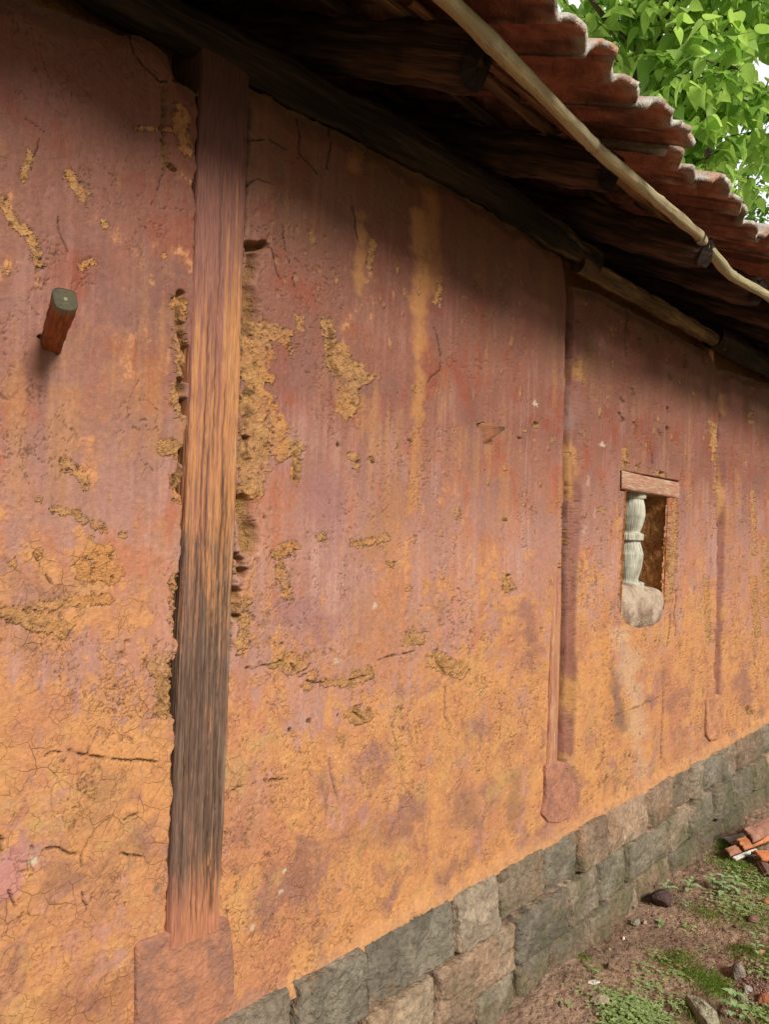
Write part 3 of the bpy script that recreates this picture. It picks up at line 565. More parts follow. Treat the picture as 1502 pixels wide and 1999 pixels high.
# ---------------------------------------------------------------- plinth of dressed stone
def plinth():
    pz = np.arange(-1.60, -1.035, .0032); px = xs[xs > -1.3][::1]
    X, Z = np.meshgrid(px.astype(np.float32), pz.astype(np.float32))
    wx = X + .007 * fbm(X * 9, Z * 9, 3, 110); wz = Z + .004 * fbm(X * 6, Z * 8, 3, 111)
    rows = [(-1.03, -1.207), (-1.207, -1.365), (-1.365, -1.66)]
    J = [[-1.0, -.6, -.3, .1, .45, .75, .98, 1.216, 1.447, 1.82, 2.06, 2.345, 2.57, 2.80, 3.17, 3.45, 3.665, 3.83, 4.10, 4.32, 4.62, 4.95, 5.3, 5.6, 5.9],
         [-1.1, -.7, -.2, .2, .6, .9, 1.2, 1.44, 1.72, 2.14, 2.47, 2.72, 2.965, 3.375, 3.62, 3.95, 4.2, 4.55, 4.8, 5.1, 5.5, 5.8],
         [-1.2, -.8, -.4, 0, .3, .7, 1.05, 1.3, 1.62, 1.93, 2.14, 2.36, 2.60, 2.79, 3.06, 3.4, 3.75, 4.05, 4.4, 4.75, 5.2, 5.6]]
    hh = np.zeros_like(X); cc = np.zeros(X.shape + (3,), np.float32); rnd = np.random.default_rng(12)
    pal = [rgb(.165, .150, .118), rgb(.140, .130, .105), rgb(.205, .168, .125), rgb(.180, .165, .132), rgb(.215, .158, .115), rgb(.130, .120, .098), rgb(.205, .175, .138)]
    mort = mix(rgb(.42, .30, .21), rgb(.10, .065, .045), sm(-.3, .4, fbm(X * 20, Z * 20, 3, 112)))
    cc[:] = mort; hh[:] = -.026 + .004 * fbm(X * 30, Z * 30, 3, 113)
    chips = np.abs(fbm(X * 8, Z * 8, 4, 114, .55)); f1, f2, ci = worley(X * 9 + .5 * fbm(X * 5, Z * 5, 2, 115), Z * 11, 116)
    for (za, zb2), js in zip(rows, J):
        inrow = np.minimum(za - wz, wz - zb2)
        k = np.searchsorted(np.array(js), wx)
        for i in range(len(js) + 1):
            l = js[i - 1] if i > 0 else -9; r = js[i] if i < len(js) else 19
            gw = rnd.uniform(.004, .010); d = np.minimum(np.minimum(wx - l, r - wx) - gw, inrow - rnd.uniform(.003, .006))
            m = sm(0, .006, d)
            if not (d > 0).any(): continue
            xc = .5 * (max(l, -2) + min(r, 8)); zc = .5 * (za + zb2)
            pr = rnd.uniform(.002, .026); tx, tz = rnd.normal(0, .03), rnd.normal(0, .04)
            face = pr + tx * (X - xc) + tz * (Z - zc) + .014 * (.35 - chips) + .008 * (((ci * 29) % 256) / 256 - .5) * sm(0, .06, f2 - f1) + .004 * sm(0, .05, d)
            c = pal[rnd.integers(len(pal))] * rnd.uniform(.75, 1.25)
            sel = m > 0
            shade_ = (.82 + .36 * (((ci * 29 + i * 7) % 256) / 256)) * (1 + .35 * fbm(X * 14, Z * 14, 5, 122, .65)); c = np.broadcast_to(c, cc.shape) * shade_[..., None]
            hh = np.where(sel, hh * (1 - m) + m * face, hh)
            cc = np.where(sel[..., None], mix(cc, np.broadcast_to(c, cc.shape), m), cc)
    rust = sm(.1, .7, fbm(X * 5, Z * 6, 4, 117) + .3 * fbm(X * 25, Z * 25, 3, 118)); cc = mix(cc, rgb(.27, .155, .085), rust * .38 * np.interp(Z, [-1.5, -1.3, -1.05], [.5, .6, 1]))
    grey = sm(.15, .7, fbm(X * 7 + 9, Z * 8, 4, 119)); cc = mix(cc, rgb(.25, .225, .18), grey * .5); cc = cc * np.array([1.08, 1.0, .90])
    moss = sm(.0, .7, fbm(X * 6, Z * 5, 4, 120, .6) + np.interp(Z, [-1.5, -1.35, -1.2, -1.08], [.45, .25, .0, -.5]) + np.interp(X, [1.5, 2.5, 4], [-.35, .1, .2])); cc = mix(cc, rgb(.082, .080, .034), moss * .68)
    splash = sm(-.0, -.14, Z + 1.36) * sm(-.5, .3, fbm(X * 9, Z * 9, 3, 121)); cc = mix(cc, rgb(.17, .10, .06), splash * .7)
    dark_ = sm(-.012, -.021, hh) * sm(-.25, .1, fbm(X * 7, Z * 7, 3, 123)); cc = mix(cc, rgb(.05, .035, .025), dark_ * .8); cc = cc * (1 + .22 * fbm(X * 110, Z * 110, 3, 124))[..., None]
    batter = np.interp(Z, [-1.6, -1.05], [.045, .004])
    drip = np.interp(Z, [-1.062, -1.045], [0, 1]) * .0
    V = np.stack([X, -(hh + batter) , Z], -1)
    V[..., 1] = np.where(Z > -1.05, V[..., 1] + (Z + 1.05) * 2, V[..., 1])
    return part(mesh_obj('plinth', V.reshape(-1, 3), grid_faces(*X.shape), M_STONE, None, cc.reshape(-1, 3)), house)
plinth()

# ---------------------------------------------------------------- posts and their pad stones
def post_col(X, u, v, s, L):
    z = X[..., 2]; x = u
    st = fbm(x * 6 + v * 3, z * 1.6, 5, 131, .6); fine = fbm(x * 34 + v * 14, z * 7.0, 5, 132, .68); fl_ = fbm(x * 11 + v * 6, z * 3.2, 7, 137, .70); pat = fbm(x * 2.0 + .5 * fine, z * 6, 6, 138, .65)
    c = mix(rgb(.25, .105, .080), rgb(.40, .180, .072), sm(-.15, .35, st + .30 * x + .3 * pat + np.interp(z, [-.3, .1, .45, .8], [.4, .35, .1, -.45])))
    c = mix(c, rgb(.33, .21, .115), sm(.2, .5, fine + .4 * pat) * np.interp(z, [-.6, .0, .5, .7], [.5, .6, .5, 0]))
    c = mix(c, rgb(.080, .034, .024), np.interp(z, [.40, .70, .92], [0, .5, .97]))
    bare = sm(-.12, .34, .30 * st + .45 * fine + .55 * fl_ + .35 * pat + np.interp(z, [-.85, -.78, -.68, -.5, -.3, -.1, .1, .3, .5], [-.5, .02, .36, .48, .46, .12, -.18, -.36, -.8]))
    greyw = mix(mix(rgb(.060, .040, .033), rgb(.135, .085, .062), sm(-.3, .3, fbm(x * 26 + v * 12, z * 2.6, 5, 133, .65))), rgb(.26, .185, .125), sm(.15, .5, fbm(x * 34 + v * 12, z * 3.2, 4, 139, .6)) * .5)
    c = mix(c, greyw, bare * .92)
    bot = np.interp(z, [-.83, -.76, -.70], [1, .55, 0]); c = mix(c, rgb(.36, .145, .080), bot * sm(-.5, .4, fine + .3))
    palee = sm(.75, .98, x) * np.interp(z, [-.2, .2, .5, .6], [.5, .8, .6, 0]) * sm(-.2, .3, fbm(z * 7, x * 2, 3, 134)); c = mix(c, rgb(.52, .42, .28), palee * .8)
    chk = sm(.62, .72, np.abs(fbm(x * 4.0, z * .5, 2, 135) * 1.0 + .55)) * 0
    return c
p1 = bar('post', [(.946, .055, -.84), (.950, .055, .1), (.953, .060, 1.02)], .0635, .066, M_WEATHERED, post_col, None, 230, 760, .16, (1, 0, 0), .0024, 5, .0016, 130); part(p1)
p1['label'] = 'flat faced timber post, orange above and worn grey brown below'
# long drying checks in the post are cut into its mesh
me = p1.data; co = np.empty(len(me.vertices) * 3, np.float32); me.vertices.foreach_get('co', co); co = co.reshape(-1, 3)
ca_ = np.empty(len(me.vertices) * 4, np.float32); me.attributes['tint'].data.foreach_get('color', ca_); ca_ = ca_.reshape(-1, 4)
for xa, za, zb_, dp in ((.958, -.62, -.10, .006), (.985, -.80, -.45, .006), (.930, -.80, -.68, .004), (.945, -.80, -.70, .005), (.962, -.80, -.66, .005), (.978, -.80, -.70, .004), (.935, -.05, .18, .003), (.972, -.1, .12, .003), (.915, -.5, -.05, .004), (.995, -.72, -.48, .005), (.975, -.50, .30, .005), (.925, -.35, .45, .003), (.95, .15, .75, .003), (.905, -.75, -.3, .004), (.968, -.75, -.52, .005), (.94, -.62, -.28, .004), (.988, -.2, .1, .003)):
    xx = xa + .008 * fbm(co[:, 2] * 5, co[:, 2] * 0 + xa * 50, 4, 136, .6)
    m_ = sm(.0030, .0008, np.abs(co[:, 0] - xx)) * sm(za - .02, za + .02, co[:, 2]) * sm(zb_ + .03, zb_ - .03, co[:, 2]) * (co[:, 1] < 0)
    co[:, 1] += m_ * dp; ca_[:, :3] = mix(ca_[:, :3], rgb(.07, .035, .02), m_ * .75)
me.vertices.foreach_set('co', co.ravel()); me.attributes['tint'].data.foreach_set('color', ca_.ravel()); me.update()
def pinkwood(X, u, v, s, L):
    return mix(mix(rgb(.33, .13, .085), rgb(.42, .21, .105), sm(-.3, .3, fbm(u * 9 + v * 4, s * 4, 5, 141, .65))), rgb(.46, .36, .25), sm(.25, .5, fbm(u * 14 + v * 5, s * 6, 5, 143, .65)) * .6)
o = bar('post', [(2.400, .042, -.80), (2.409, .044, -.2), (2.415, .075, .35), (2.418, .085, 1.07)], .032, .052, M_WEATHERED, pinkwood, None, 48, 200, .22, (1, 0, 0), .002, 6, .0008, 140); part(o, house, 'narrow pink washed timber post edge')
o = bar('post', [(4.02, .080, -.86), (4.02, .085, 1.07)], .04, .05, M_WEATHERED, pinkwood, None, 40, 120, .25, (1, 0, 0), .002, 6, .0008, 142); part(o)
def pad_stone(pts, yf, seed, c0, c1, label=None):
    """A flat faced pad stone: outline in photo pixels on the wall, rounded and given a rough face and its thickness."""
    W = np.array([on_wall(*p)[[0, 2]] for p in pts]); cen = W.mean(0)
    n = 90; d = np.r_[0, np.cumsum(np.linalg.norm(np.diff(np.r_[W, W[:1]], axis=0), axis=1))]; s = np.linspace(0, d[-1], n, endpoint=False); Wc = np.r_[W, W[:1]]
    ring = np.stack([np.interp(s, d, Wc[:, k]) for k in (0, 1)], 1)
    for _ in range(2 if yf > -.018 else 5): ring = .25 * np.roll(ring, 1, 0) + .5 * ring + .25 * np.roll(ring, -1, 0)
    V = []; rings = []
    for fr, y in ((1.0, .10), (1.0, yf + .010), (.985, yf + .003), (.96, yf), *[(f, yf) for f in np.linspace(.92, .06, 26)]):
        q = cen + (ring - cen) * fr
        rings.append(np.stack([q[:, 0], np.full(n, y), q[:, 1]], -1))
    Pp = np.array(rings); Pp[2:, :, 1] += -.007 * n3(Pp[2:], 11, seed, 5) - .0015 * n3(Pp[2:], 50, seed + 1, 3)
    C = mix(rgb(*c0), rgb(*c1), sm(-.3, .4, n3(Pp, 14, seed + 2, 4) + .4 * n3(Pp, 70, seed + 3, 2)))
    k = len(rings); idx = np.arange(k * n).reshape(k, n); nx = np.roll(idx, -1, 1)
    F = np.stack([idx[:-1], idx[1:], nx[1:], nx[:-1]], -1).reshape(-1, 4).tolist() + [idx[-1].tolist()[::-1]]
    return part(mesh_obj('base_stone', Pp.reshape(-1, 3), F, M_PAD, None, C.reshape(-1, 3)), house, label)
pad_stone([(262, 1840), (340, 1812), (436, 1784), (448, 1800), (455, 1880), (454, 1966), (440, 1985), (360, 2030), (262, 2060)], -.009, 151, (.36, .160, .090), (.25, .125, .085), 'large square pinkish red base stone')
pad_stone([(1064, 1492), (1084, 1484), (1108, 1488), (1118, 1505), (1120, 1560), (1112, 1595), (1090, 1606), (1068, 1606), (1054, 1588), (1060, 1560), (1062, 1520)], -.012, 161, (.37, .165, .100), (.27, .125, .085), 'rounded pink base stone')
pad_stone([(1378, 1362), (1400, 1354), (1410, 1362), (1410, 1420), (1404, 1440), (1386, 1447), (1376, 1436), (1377, 1400)], -.012, 171, (.44, .205, .10), (.33, .155, .085))

# ---------------------------------------------------------------- wall plates, rafters, battens, eave bamboo
TP = .48                                   # roof pitch (rise per metre)
def on_roof(x, y, up=0.0): return (x, y, 1.15 + TP * y + up)
def plate(pts, r, y, seed, c, nl=150, amp=.012):
    path = [tuple(on_wall(px, py, y)) for px, py in pts]
    return bar('wall_plate', path, r, r, M_WOOD, c, None, 28, nl, 1, (0, 1, 0), amp, 7, .002, seed)
def mixedplate(X, u, v, s, L):
    b = DARKWOOD(X, u, v, s, L); return mix(b, rgb(.15, .09, .05), sm(.1, .6, fbm(u * 2 + v, s * 2.5, 4, 181)) * np.interp(X[..., 0], [1.9, 2.3], [0, .8]))
o = bar('wall_plate', [(-1.3, .04, 1.055), (.6, .04, 1.03), (1.0, .02, 1.035), (1.4, .01, 1.05), (1.9, 0, 1.065), (2.45, -.005, 1.045), (2.62, 0, 1.03)], .046, .050, M_WOOD, mixedplate, None, 32, 260, .8, (0, 1, 0), .016, 5, .003, 182); part(o)
def poleplate(X, u, v, s, L):
    return mix(rgb(.11, .065, .035), rgb(.27, .175, .08), sm(-.3, .4, fbm(u * 1.5 + v, s * 3, 4, 183) + .15 * fbm(u * 8, s * 6, 2, 185)) * .9)
o = bar('wall_plate', [(2.50, -.005, 1.00), (2.9, -.01, 1.005), (3.5, -.012, 1.01), (4.1, -.01, 1.015)], .033, .035, M_WOOD, poleplate, None, 24, 150, 1, (0, 1, 0), .009, 7, .002, 184); part(o, house, 'yellowish crooked pole along the wall top')
o = bar('wall_plate', [(3.9, -.005, 1.03), (4.6, 0, 1.04), (6.1, 0, 1.05)], .055, .06, M_WOOD, DARKWOOD, None, 24, 150, 1, (0, 1, 0), .011, 6, .002, 185); part(o)
def raft_col(X, u, v, s, L):
    c = mix(rgb(.035, .023, .018), rgb(.115, .064, .042), sm(-.3, .5, fbm((u + v) * 3, s * 3, 4, 191) + .4 * fbm((u + v) * 16, s * 7, 2, 192))); return c
RX = [-.55, .07, .69, 1.315, 1.945, 2.545, 3.15, 3.77, 4.40, 5.02, 5.65]
RE = [  .42, .40, .42, .40, .405, .455, .44, .45, .46, .42, .44]
for k, (x, e) in enumerate(zip(RX, RE)):
    dz = -.038 if k == 5 else (-.02 if k == 6 else random.uniform(-.006, .006)); wob = random.uniform(-.02, .02)
    path = [on_roof(x, -e, .055 + dz), on_roof(x + wob, .2, .055 + dz * .5), on_roof(x + wob, 2.38, .055)]
    rt = lambda s, L: np.interp(s, [0, .03, .10], [.84, .95, 1.0])
    o = bar('rafter', path, .055 + random.uniform(-.005, .008), .056, M_WOOD, raft_col, None, 44, 180, .5, (1, 0, 0), .017, 8, .004, 200 + k, rt, True, .012)
    part(o)
# laths of split bamboo and sticks that carry the tiles
def lath_col(c0, c1, sd): return wood(c0, c1, sd)
for k, (e, r, c0, c1, x0, x1) in enumerate(((.225, .018, (.10, .06, .035), (.24, .14, .08), -1.3, 1.95), (.26, .017, (.16, .09, .05), (.33, .19, .10), 1.9, 2.62), (.235, .018, (.14, .08, .045), (.30, .17, .09), 2.5, 6.2), (.03, .016, (.05, .03, .02), (.12, .07, .04), -1.3, 6.2),
                                            (-.30, .018, (.04, .025, .018), (.09, .05, .03), -1.3, 6.2), (-.62, .018, (.04, .025, .018), (.09, .05, .03), -1.3, 6.2), (-.95, .018, (.04, .025, .018), (.09, .05, .03), -1.3, 6.2), (.31, .010, (.12, .06, .035), (.25, .13, .07), 1.2, 2.1))):
    n = max(3, int((x1 - x0) / .35)); path = [on_roof(x, -e + random.uniform(-.012, .012), .112 + r + random.uniform(-.004, .004)) for x in np.linspace(x0, x1, n)]
    o = bar('batten', path, r, r * .8, M_WOOD, wood(c0, c1, 210 + k), None, 14, 200, .9, (0, 1, 0), .004, 10, .001, 220 + k); part(o)
def bamboo(path, r, nodes, seed, name='eave_pole', nl=300):
    nd = np.array(nodes)
    def rad(s, L):
        q = np.ones_like(s)
        for n in nd: q += .10 * np.exp(-((s - n) / .007) ** 2) - .05 * np.exp(-((s - n - .012) / .006) ** 2)
        return q * np.interp(s, [0, L], [1.0, .86])
    def cf(X, u, v, s, L):
        c = mix(rgb(.32, .27, .155), rgb(.42, .345, .20), sm(-.3, .4, fbm(u * 2 + v, s * 4, 3, seed)))
        c = mix(c, rgb(.26, .24, .12), sm(.0, .5, v * np.sign(1) * .0 + fbm(s * 2, u * 3 + v * 2, 3, seed + 1)) * .5)
        speck = sm(.35, .6, fbm(s * 30, u * 8 + v * 6, 3, seed + 2)); c = mix(c, rgb(.09, .075, .05), speck * .6)
        for n in nd:
            c = mix(c, rgb(.17, .10, .06), np.exp(-((s - n - .012) / .004) ** 2) * .7); c = mix(c, rgb(.30, .24, .16), np.exp(-((s - n) / .03) ** 2) * .35)
        return c
    return bar(name, path, r, r, M_BAMBOO, cf, None, 36, nl, 1, (0, 1, 0), .0035, 7, 0, seed, rad)
def on_bam(px, py):                                # the bamboo hangs 0.45 m out from the wall
    return tuple(on_wall(px, py, -.45))
b0, b1, b2, b3 = on_bam(885, 8), on_bam(965, 88), on_bam(1175, 300), on_bam(1362, 456)
x_of = lambda px, py: on_bam(px, py)[0]
st0 = (-1.2, -.45, b0[2] + .01)
nodes_x = [-.75, -.35, .05, .45, .80, x_of(962, 82), x_of(1158, 285), x_of(1288, 395)]
o = bamboo([st0, b0, b1, b2, (b3[0] + .02, -.45, b3[2])], .0195, [q + 1.2 for q in nodes_x], 231); part(o, house, 'thick pale bamboo pole with ringed nodes under the tile edge')
c0_, c1_, c2_ = on_bam(1366, 462), on_bam(1425, 536), on_bam(1500, 577)
o = bamboo([(c0_[0], -.452, c0_[2] - .004), c1_, c2_, (c2_[0] + 1.5, -.45, c2_[2] - .02), (6.1, -.45, c2_[2])], .0175, [.33, .75, 1.2, 1.7, 2.3, 2.9], 233); part(o, house, 'thinner bamboo pole continuing the eave line')

# ---------------------------------------------------------------- roof of clay pan tiles (one surface of many tiles)
def tile_profile(u):
    """Height across one tile: a cover roll, a flat pan with a low middle rib, a rising edge."""
    a = np.clip(1 - (np.abs(u - .24) / .25) ** 2.4, 0, 1) ** .6; b = np.clip(1 - (np.abs(u - .75) / .23) ** 2.4, 0, 1) ** .6
    return .040 * a + .027 * b + .004 * np.exp(-((u - .50) / .03) ** 2)
def roof():
    TW, CL, TL = .262, .30, .375; NU, NV = 40, 9; th = .016
    VV = []; FF = []; CC = []; base = 0
    u = np.linspace(-.04, 1.03, NU); prof = tile_profile(u)
    cosr = 1 / math.sqrt(1 + TP * TP); sl = np.array([0, cosr, TP * cosr]); up = np.array([0, -TP * cosr, cosr]); ax = np.array([1, 0, 0.])
    e0 = .555
    i = np.arange(NU * NV).reshape(NV, NU)
    q = np.stack([i[:-1, :-1], i[:-1, 1:], i[1:, 1:], i[1:, :-1]], -1).reshape(-1, 4)
    n0 = NU * NV
    bound = np.r_[i[0, :], i[1:, -1], i[-1, -2::-1], i[-2:0:-1, 0]]
    sk = np.stack([bound, np.roll(bound, -1), np.roll(bound, -1) + n0, bound + n0], -1)
    Fone = np.r_[q, q[:, ::-1] + n0, sk[:, ::-1]]
    rnd = np.random.default_rng(5)
    for side in (1, -1):
        for c in range(10):
            for t in range(-6, 25):
                x0 = t * TW - .09 + (0 if side == 1 else .05)
                if x0 < -1.5 or x0 > X_END + .1: continue
                if side == -1 and c > 9: continue
                js = rnd.normal(0, .013); ju = abs(rnd.normal(0, .004)) + .007 * (t % 2); ry = rnd.normal(0, .022); rz = rnd.normal(0, .022); hp = rnd.uniform(.8, 1.25)
                if side == 1 and c == 0:
                    jx = rnd.normal(0, .003)
                    if t == 7: js, ju, ry, rz = -.040, .016, .07, .0
                    elif t == 8: js, ju, ry = .030, -.008, .02
                    elif t == 5: js = -.014
                    x0 += jx
                s0 = c * CL
                v = np.linspace(0, TL, NV)
                U, Vv = np.meshgrid(u * TW, v)
                Pf = hp * np.repeat(prof[None], NV, 0) * np.interp(Vv, [0, .03, TL], [1.0, 1.0, .92])
                wv = U - TW / 2
                lift = ju + .016 + c * .0 - Vv / TL * .018 + ry * wv
                top = np.stack([x0 + U + rz * Vv, Vv * 0, Vv * 0], -1) + (s0 + Vv + js - rz * wv)[..., None] * sl + (Pf + lift)[..., None] * up
                top += (.0030 * n3(top, 14, 240, 4))[..., None] * up; chip = sm(.05, 0, Vv) * .040 * np.abs(fbm(top[..., 0] * 10, top[..., 0] * 0 + t * 3.1, 3, 247)); top += chip[..., None] * sl
                bot = top - up * th + ax * 0
                eave = np.array([0, -e0, 1.15 + .112 + .036 - TP * e0 + .002])
                top += eave; bot += eave
                if side == -1:
                    for A in (top, bot): A[..., 1] = 4.84 - A[..., 1]
                nn = n3(top, 9, 241, 4); n2 = n3(top, 40, 242, 3)
                ct = mix(rgb(.36, .21, .14), rgb(.36, .34, .30), sm(-.4, .15, nn)); ct = mix(ct, rgb(.60, .58, .53), sm(-.10, .4, n2 + .2 * nn) * .7); ct = mix(ct, rgb(.05, .045, .04), sm(.1, .55, n3(top, 16, 243, 3)) * .6)
                cb = mix(rgb(.34, .135, .090), rgb(.25, .105, .075), sm(-.4, .4, nn + rnd.normal(0, .2))); cb = mix(cb, rgb(.50, .22, .13), sm(.15, .6, n3(bot, 12, 244, 3)) * .6)
                cb = mix(cb, rgb(.06, .032, .025), sm(.05, .45, fbm(bot[..., 0] * 30, bot[..., 1] * 5, 3, 245)) * .7)
                cb = mix(cb, rgb(.55, .38, .30), sm(.4, .6, fbm(bot[..., 0] * 40, bot[..., 1] * 8, 3, 246)) * .6)
                cb = mix(cb, rgb(.05, .035, .028), sm(.012, 0, np.minimum(U + .011, U[0, -1] - U)) * .8); cb = mix(cb, rgb(.34, .31, .27), sm(.016, .0, Vv) * .8 * sm(-.4, .2, n2))
                VV += [top.reshape(-1, 3), bot.reshape(-1, 3)]; CC += [ct.reshape(-1, 3), cb.reshape(-1, 3)]
                FF.append((Fone if side == 1 else Fone[:, ::-1]) + base); base += 2 * n0
    return part(mesh_obj('roof', np.concatenate(VV), np.concatenate(FF), M_TILE, None, np.concatenate(CC)), house, 'red clay tile roof with weathered grey lichened tile ends')
roof()

# ================================================================= THINGS ON THE WALL
def peg():
    t0 = Vector(on_wall(100, 664)); d = Vector((.30, -1, .02)).normalized()
    # the end of the peg shows where the photo has it
    r = ray(128, 584); best = None
    for L in np.linspace(.05, .4, 200):
        pt = np.array([0, -1.35, 0]) + r * ((1.35 - L) / r[1])
        if best is None or abs(L - .15) < abs(best[0] - .15): best = (L, pt)
    end = Vector(best[1]); ax = (end - t0).normalized(); st = t0 - ax * .08
    L = (end - st).length
    def cf(X, u, v, s, Lt):
        c = mix(rgb(.33, .10, .035), rgb(.20, .07, .03), sm(-.2, .4, fbm(u * 3 + v, s * 14, 3, 251))); c = mix(c, rgb(.09, .045, .025), sm(.1, .5, fbm(s * 22, u * 2 + v * 2, 3, 252)) * .7)
        c = mix(c, rgb(.42, .19, .06), sm(.2, .6, fbm(s * 10 + 4, u * 2 - v * 2, 3, 253)) * .6)
        return mix(c, rgb(.21, .19, .135), sm(.028, .004, Lt - s))
    n = 8
    o = bar('wooden_peg', [tuple(st - t0), tuple(st - t0 + ax * L * .5), tuple(end - t0)],   .0165, .0175, M_WEATHERED, cf, None, 32, 70, .55, (1, 0, 0), .0040, 16, .0008, 255, lambda s, Lq: np.interp(s, [0, Lq - .008, Lq], [1.0, 1.12, 1.04]), True, .001)
    o.location = t0
    # the sawn grey end
    a = o.data.attributes['tint']; nn = 32 * 70
    for i_ in range(nn, len(o.data.vertices)):
        a.data[i_].color = (.21 + .08 * random.random(), .19 + .06 * random.random(), .135, 1)
    tag(o, 'stout wooden peg with grey cut end jutting from red wall left of post', 'peg')
peg()
def wedge():
    t0 = Vector(on_wall(940, 848)); tip = Vector(on_wall(986, 835)) ; tip = Vector((t0.x + .055, -.085, t0.z + .012))
    # aim the tip so that it is seen just right of and above its root
    r = ray(986, 836); tip = Vector(np.array([0, -1.35, 0]) + r * ((1.35 - .055) / r[1]))
    root = t0 + Vector((0, .03, 0)); ax = (tip - root)
    def cf(X, u, v, s, L): return mix(mix(rgb(.33, .135, .065), rgb(.24, .11, .06), sm(-.3, .4, fbm(u * 4, s * 30, 3, 261))), rgb(.15, .12, .09), sm(L * .75, L, s) * .8)
    o = bar('wooden_wedge', [tuple(root - t0), tuple(root - t0 + ax * .5), tuple(tip - t0)], .011, .038, M_WEATHERED, cf, None, 24, 50, .4, (1, .3, 0), .0015, 20, .0005, 262, lambda s, L: np.interp(s, [0, L * .2, L], [1.0, 1.0, .10]), True, .0005)
    o.location = t0
    tag(o, 'small pointed wooden splinter driven into the red plaster between two posts', 'wedge')
wedge()

# ================================================================= GROUND
def ground_h(X, Y):
    g = GZ + .018 * fbm(X * 1.5, Y * 1.5, 3, 271) + .010 * fbm(X * 7, Y * 7, 4, 272, .6)
    g = g + .02 * sm(-.25, 0, Y) * (Y < .1)
    g = g + .004 * fbm(X * 40, Y * 40, 3, 273)
    far = sm(6, 30, np.hypot(X, Y)); return g * (1 - far) + (GZ - .02) * far
def axis(lo, hi, step, far0, far1):
    a = np.arange(lo, hi, step); l = [lo]; d = step
    while l[-1] > far0: d *= 1.25; l.append(l[-1] - d)
    r = [a[-1]]; d = step
    while r[-1] < far1: d *= 1.25; r.append(r[-1] + d)
    return np.r_[l[:0:-1], a, r[1:]]
gx_ = axis(1.5, 5.4, .0075, -400, 600); gy_ = axis(-1.5, .05, .0075, -500, 500)
GX, GY = np.meshgrid(gx_.astype(np.float32), gy_.astype(np.float32)); GH = ground_h(GX, GY)
gm = fbm(GX * 3.2, GY * 3.2, 4, 274, .6)
f1, f2, cid = worley(GX * 45, GY * 45, 275); peb = sm(.05, .2, .38 - f1) * (((cid * 71) % 256) > 185)
near = (np.abs(GX - 3.4) < 2.2) & (np.abs(GY + .7) < .9); GH = GH + np.where(near, peb * .006, 0)
gc = mix(rgb(.30, .195, .130), rgb(.185, .118, .080), sm(-.4, .4, gm)); gc = mix(gc, rgb(.37, .235, .16), sm(.0, .6, fbm(GX * 11, GY * 11, 3, 276)) * .7)
gc = mix(gc, mix(rgb(.25, .17, .13), rgb(.22, .09, .06), (cid % 2)), peb * .8)
MOSS = [(1390, 1915, .075, .9), (1330, 1870, .07, .45), (1440, 1690, .13, .7), (1420, 1660, .07, .7), (1475, 1800, .12, .55), (1400, 1930, .06, .9), (1360, 1975, .06, .55), (1450, 1860, .06, .3), (1230, 1985, .09, .45), (1480, 1730, .12, .5), (1340, 1900, .05, .5), (1380, 1790, .08, .35), (1500, 1870, .1, .5), (1300, 1880, .05, .3), (1140, 1880, .03, .3), (1500, 1990, .1, .5)]
MP = [(on_level(px, py, GZ), r, a) for px, py, r, a in MOSS]
mossm = np.zeros_like(GX)
for q, r, a in MP: mossm = np.maximum(mossm, a * np.exp(-((GX - q[0]) ** 2 + (GY - q[1]) ** 2) / (r * r)))
farg = sm(.5, 2.5, np.maximum(-GY - .4, np.abs(GX - 3.2) - 1.8)); mossm = np.maximum(mossm, farg * .45)
mz = sm(.2, .7, mossm + .35 * fbm(GX * 14, GY * 14, 4, 277, .6) ); gc = mix(gc, mix(rgb(.115, .175, .025), rgb(.07, .115, .022), sm(-.3, .4, fbm(GX * 50, GY * 50, 2, 278))), mz * .85); GH = GH + np.where(near, mz * .005, 0)
ground = mesh_obj('ground', np.stack([GX, GY, GH], -1).reshape(-1, 3), grid_faces(*GX.shape), M_SOIL, None, gc.reshape(-1, 3))
tag(ground, 'damp brown earth beside the house', None, None, 'structure')
def gz(x, y): return float(ground_h(np.array([x], np.float32), np.array([y], np.float32))[0])

def rock(name, px, py, size, c, label, cat='stone', seed=0, rot=0, flat=1.0, facets=9, sink=.3, smooth=False):
    """An angular stone: an icosphere cut by random planes."""
    import bmesh
    q = on_level(px, py, GZ); rnd = np.random.default_rng(seed + 77)
    bm = bmesh.new(); bmesh.ops.create_icosphere(bm, subdivisions=4, radius=1)
    P_ = np.array([v.co[:] for v in bm.verts])
    for k in range(facets):
        n = rnd.normal(size=3); n /= np.linalg.norm(n); d = rnd.uniform(.55, .8); ov = np.maximum(P_ @ n - d, 0); P_ = P_ - ov[:, None] * n * .93
    P_ = P_ * np.array(size) * .5 * 1.3
    P_ = P_ * (1 + .05 * n3(P_, 1.2 / max(size), seed, 3))[:, None] + .0008 * n3(P_, 60, seed + 2, 2)[:, None]
    ca_, sa_ = math.cos(rot), math.sin(rot); P_ = P_ @ np.array([[ca_, sa_, 0], [-sa_, ca_, 0], [0, 0, 1]])
    zmin = P_[:, 2].min(); P_[:, 2] -= zmin * (1 - sink)
    C = mix(rgb(*c), rgb(*c) * .7, sm(-.3, .4, n3(P_, 25, seed + 3, 3)))
    F = [[v.index for v in f.verts] for f in bm.faces]; bm.free()
    o = mesh_obj(name, P_, F, M_STONE, None, C, None, True); o.location = (q[0], q[1], gz(q[0], q[1]))
    tag(o, label, cat); return o
rock('stone', 1290, 1772, (.085, .07, .06), (.085, .052, .045), 'dark purplish brown rock lying against the foot of the plinth', seed=1)
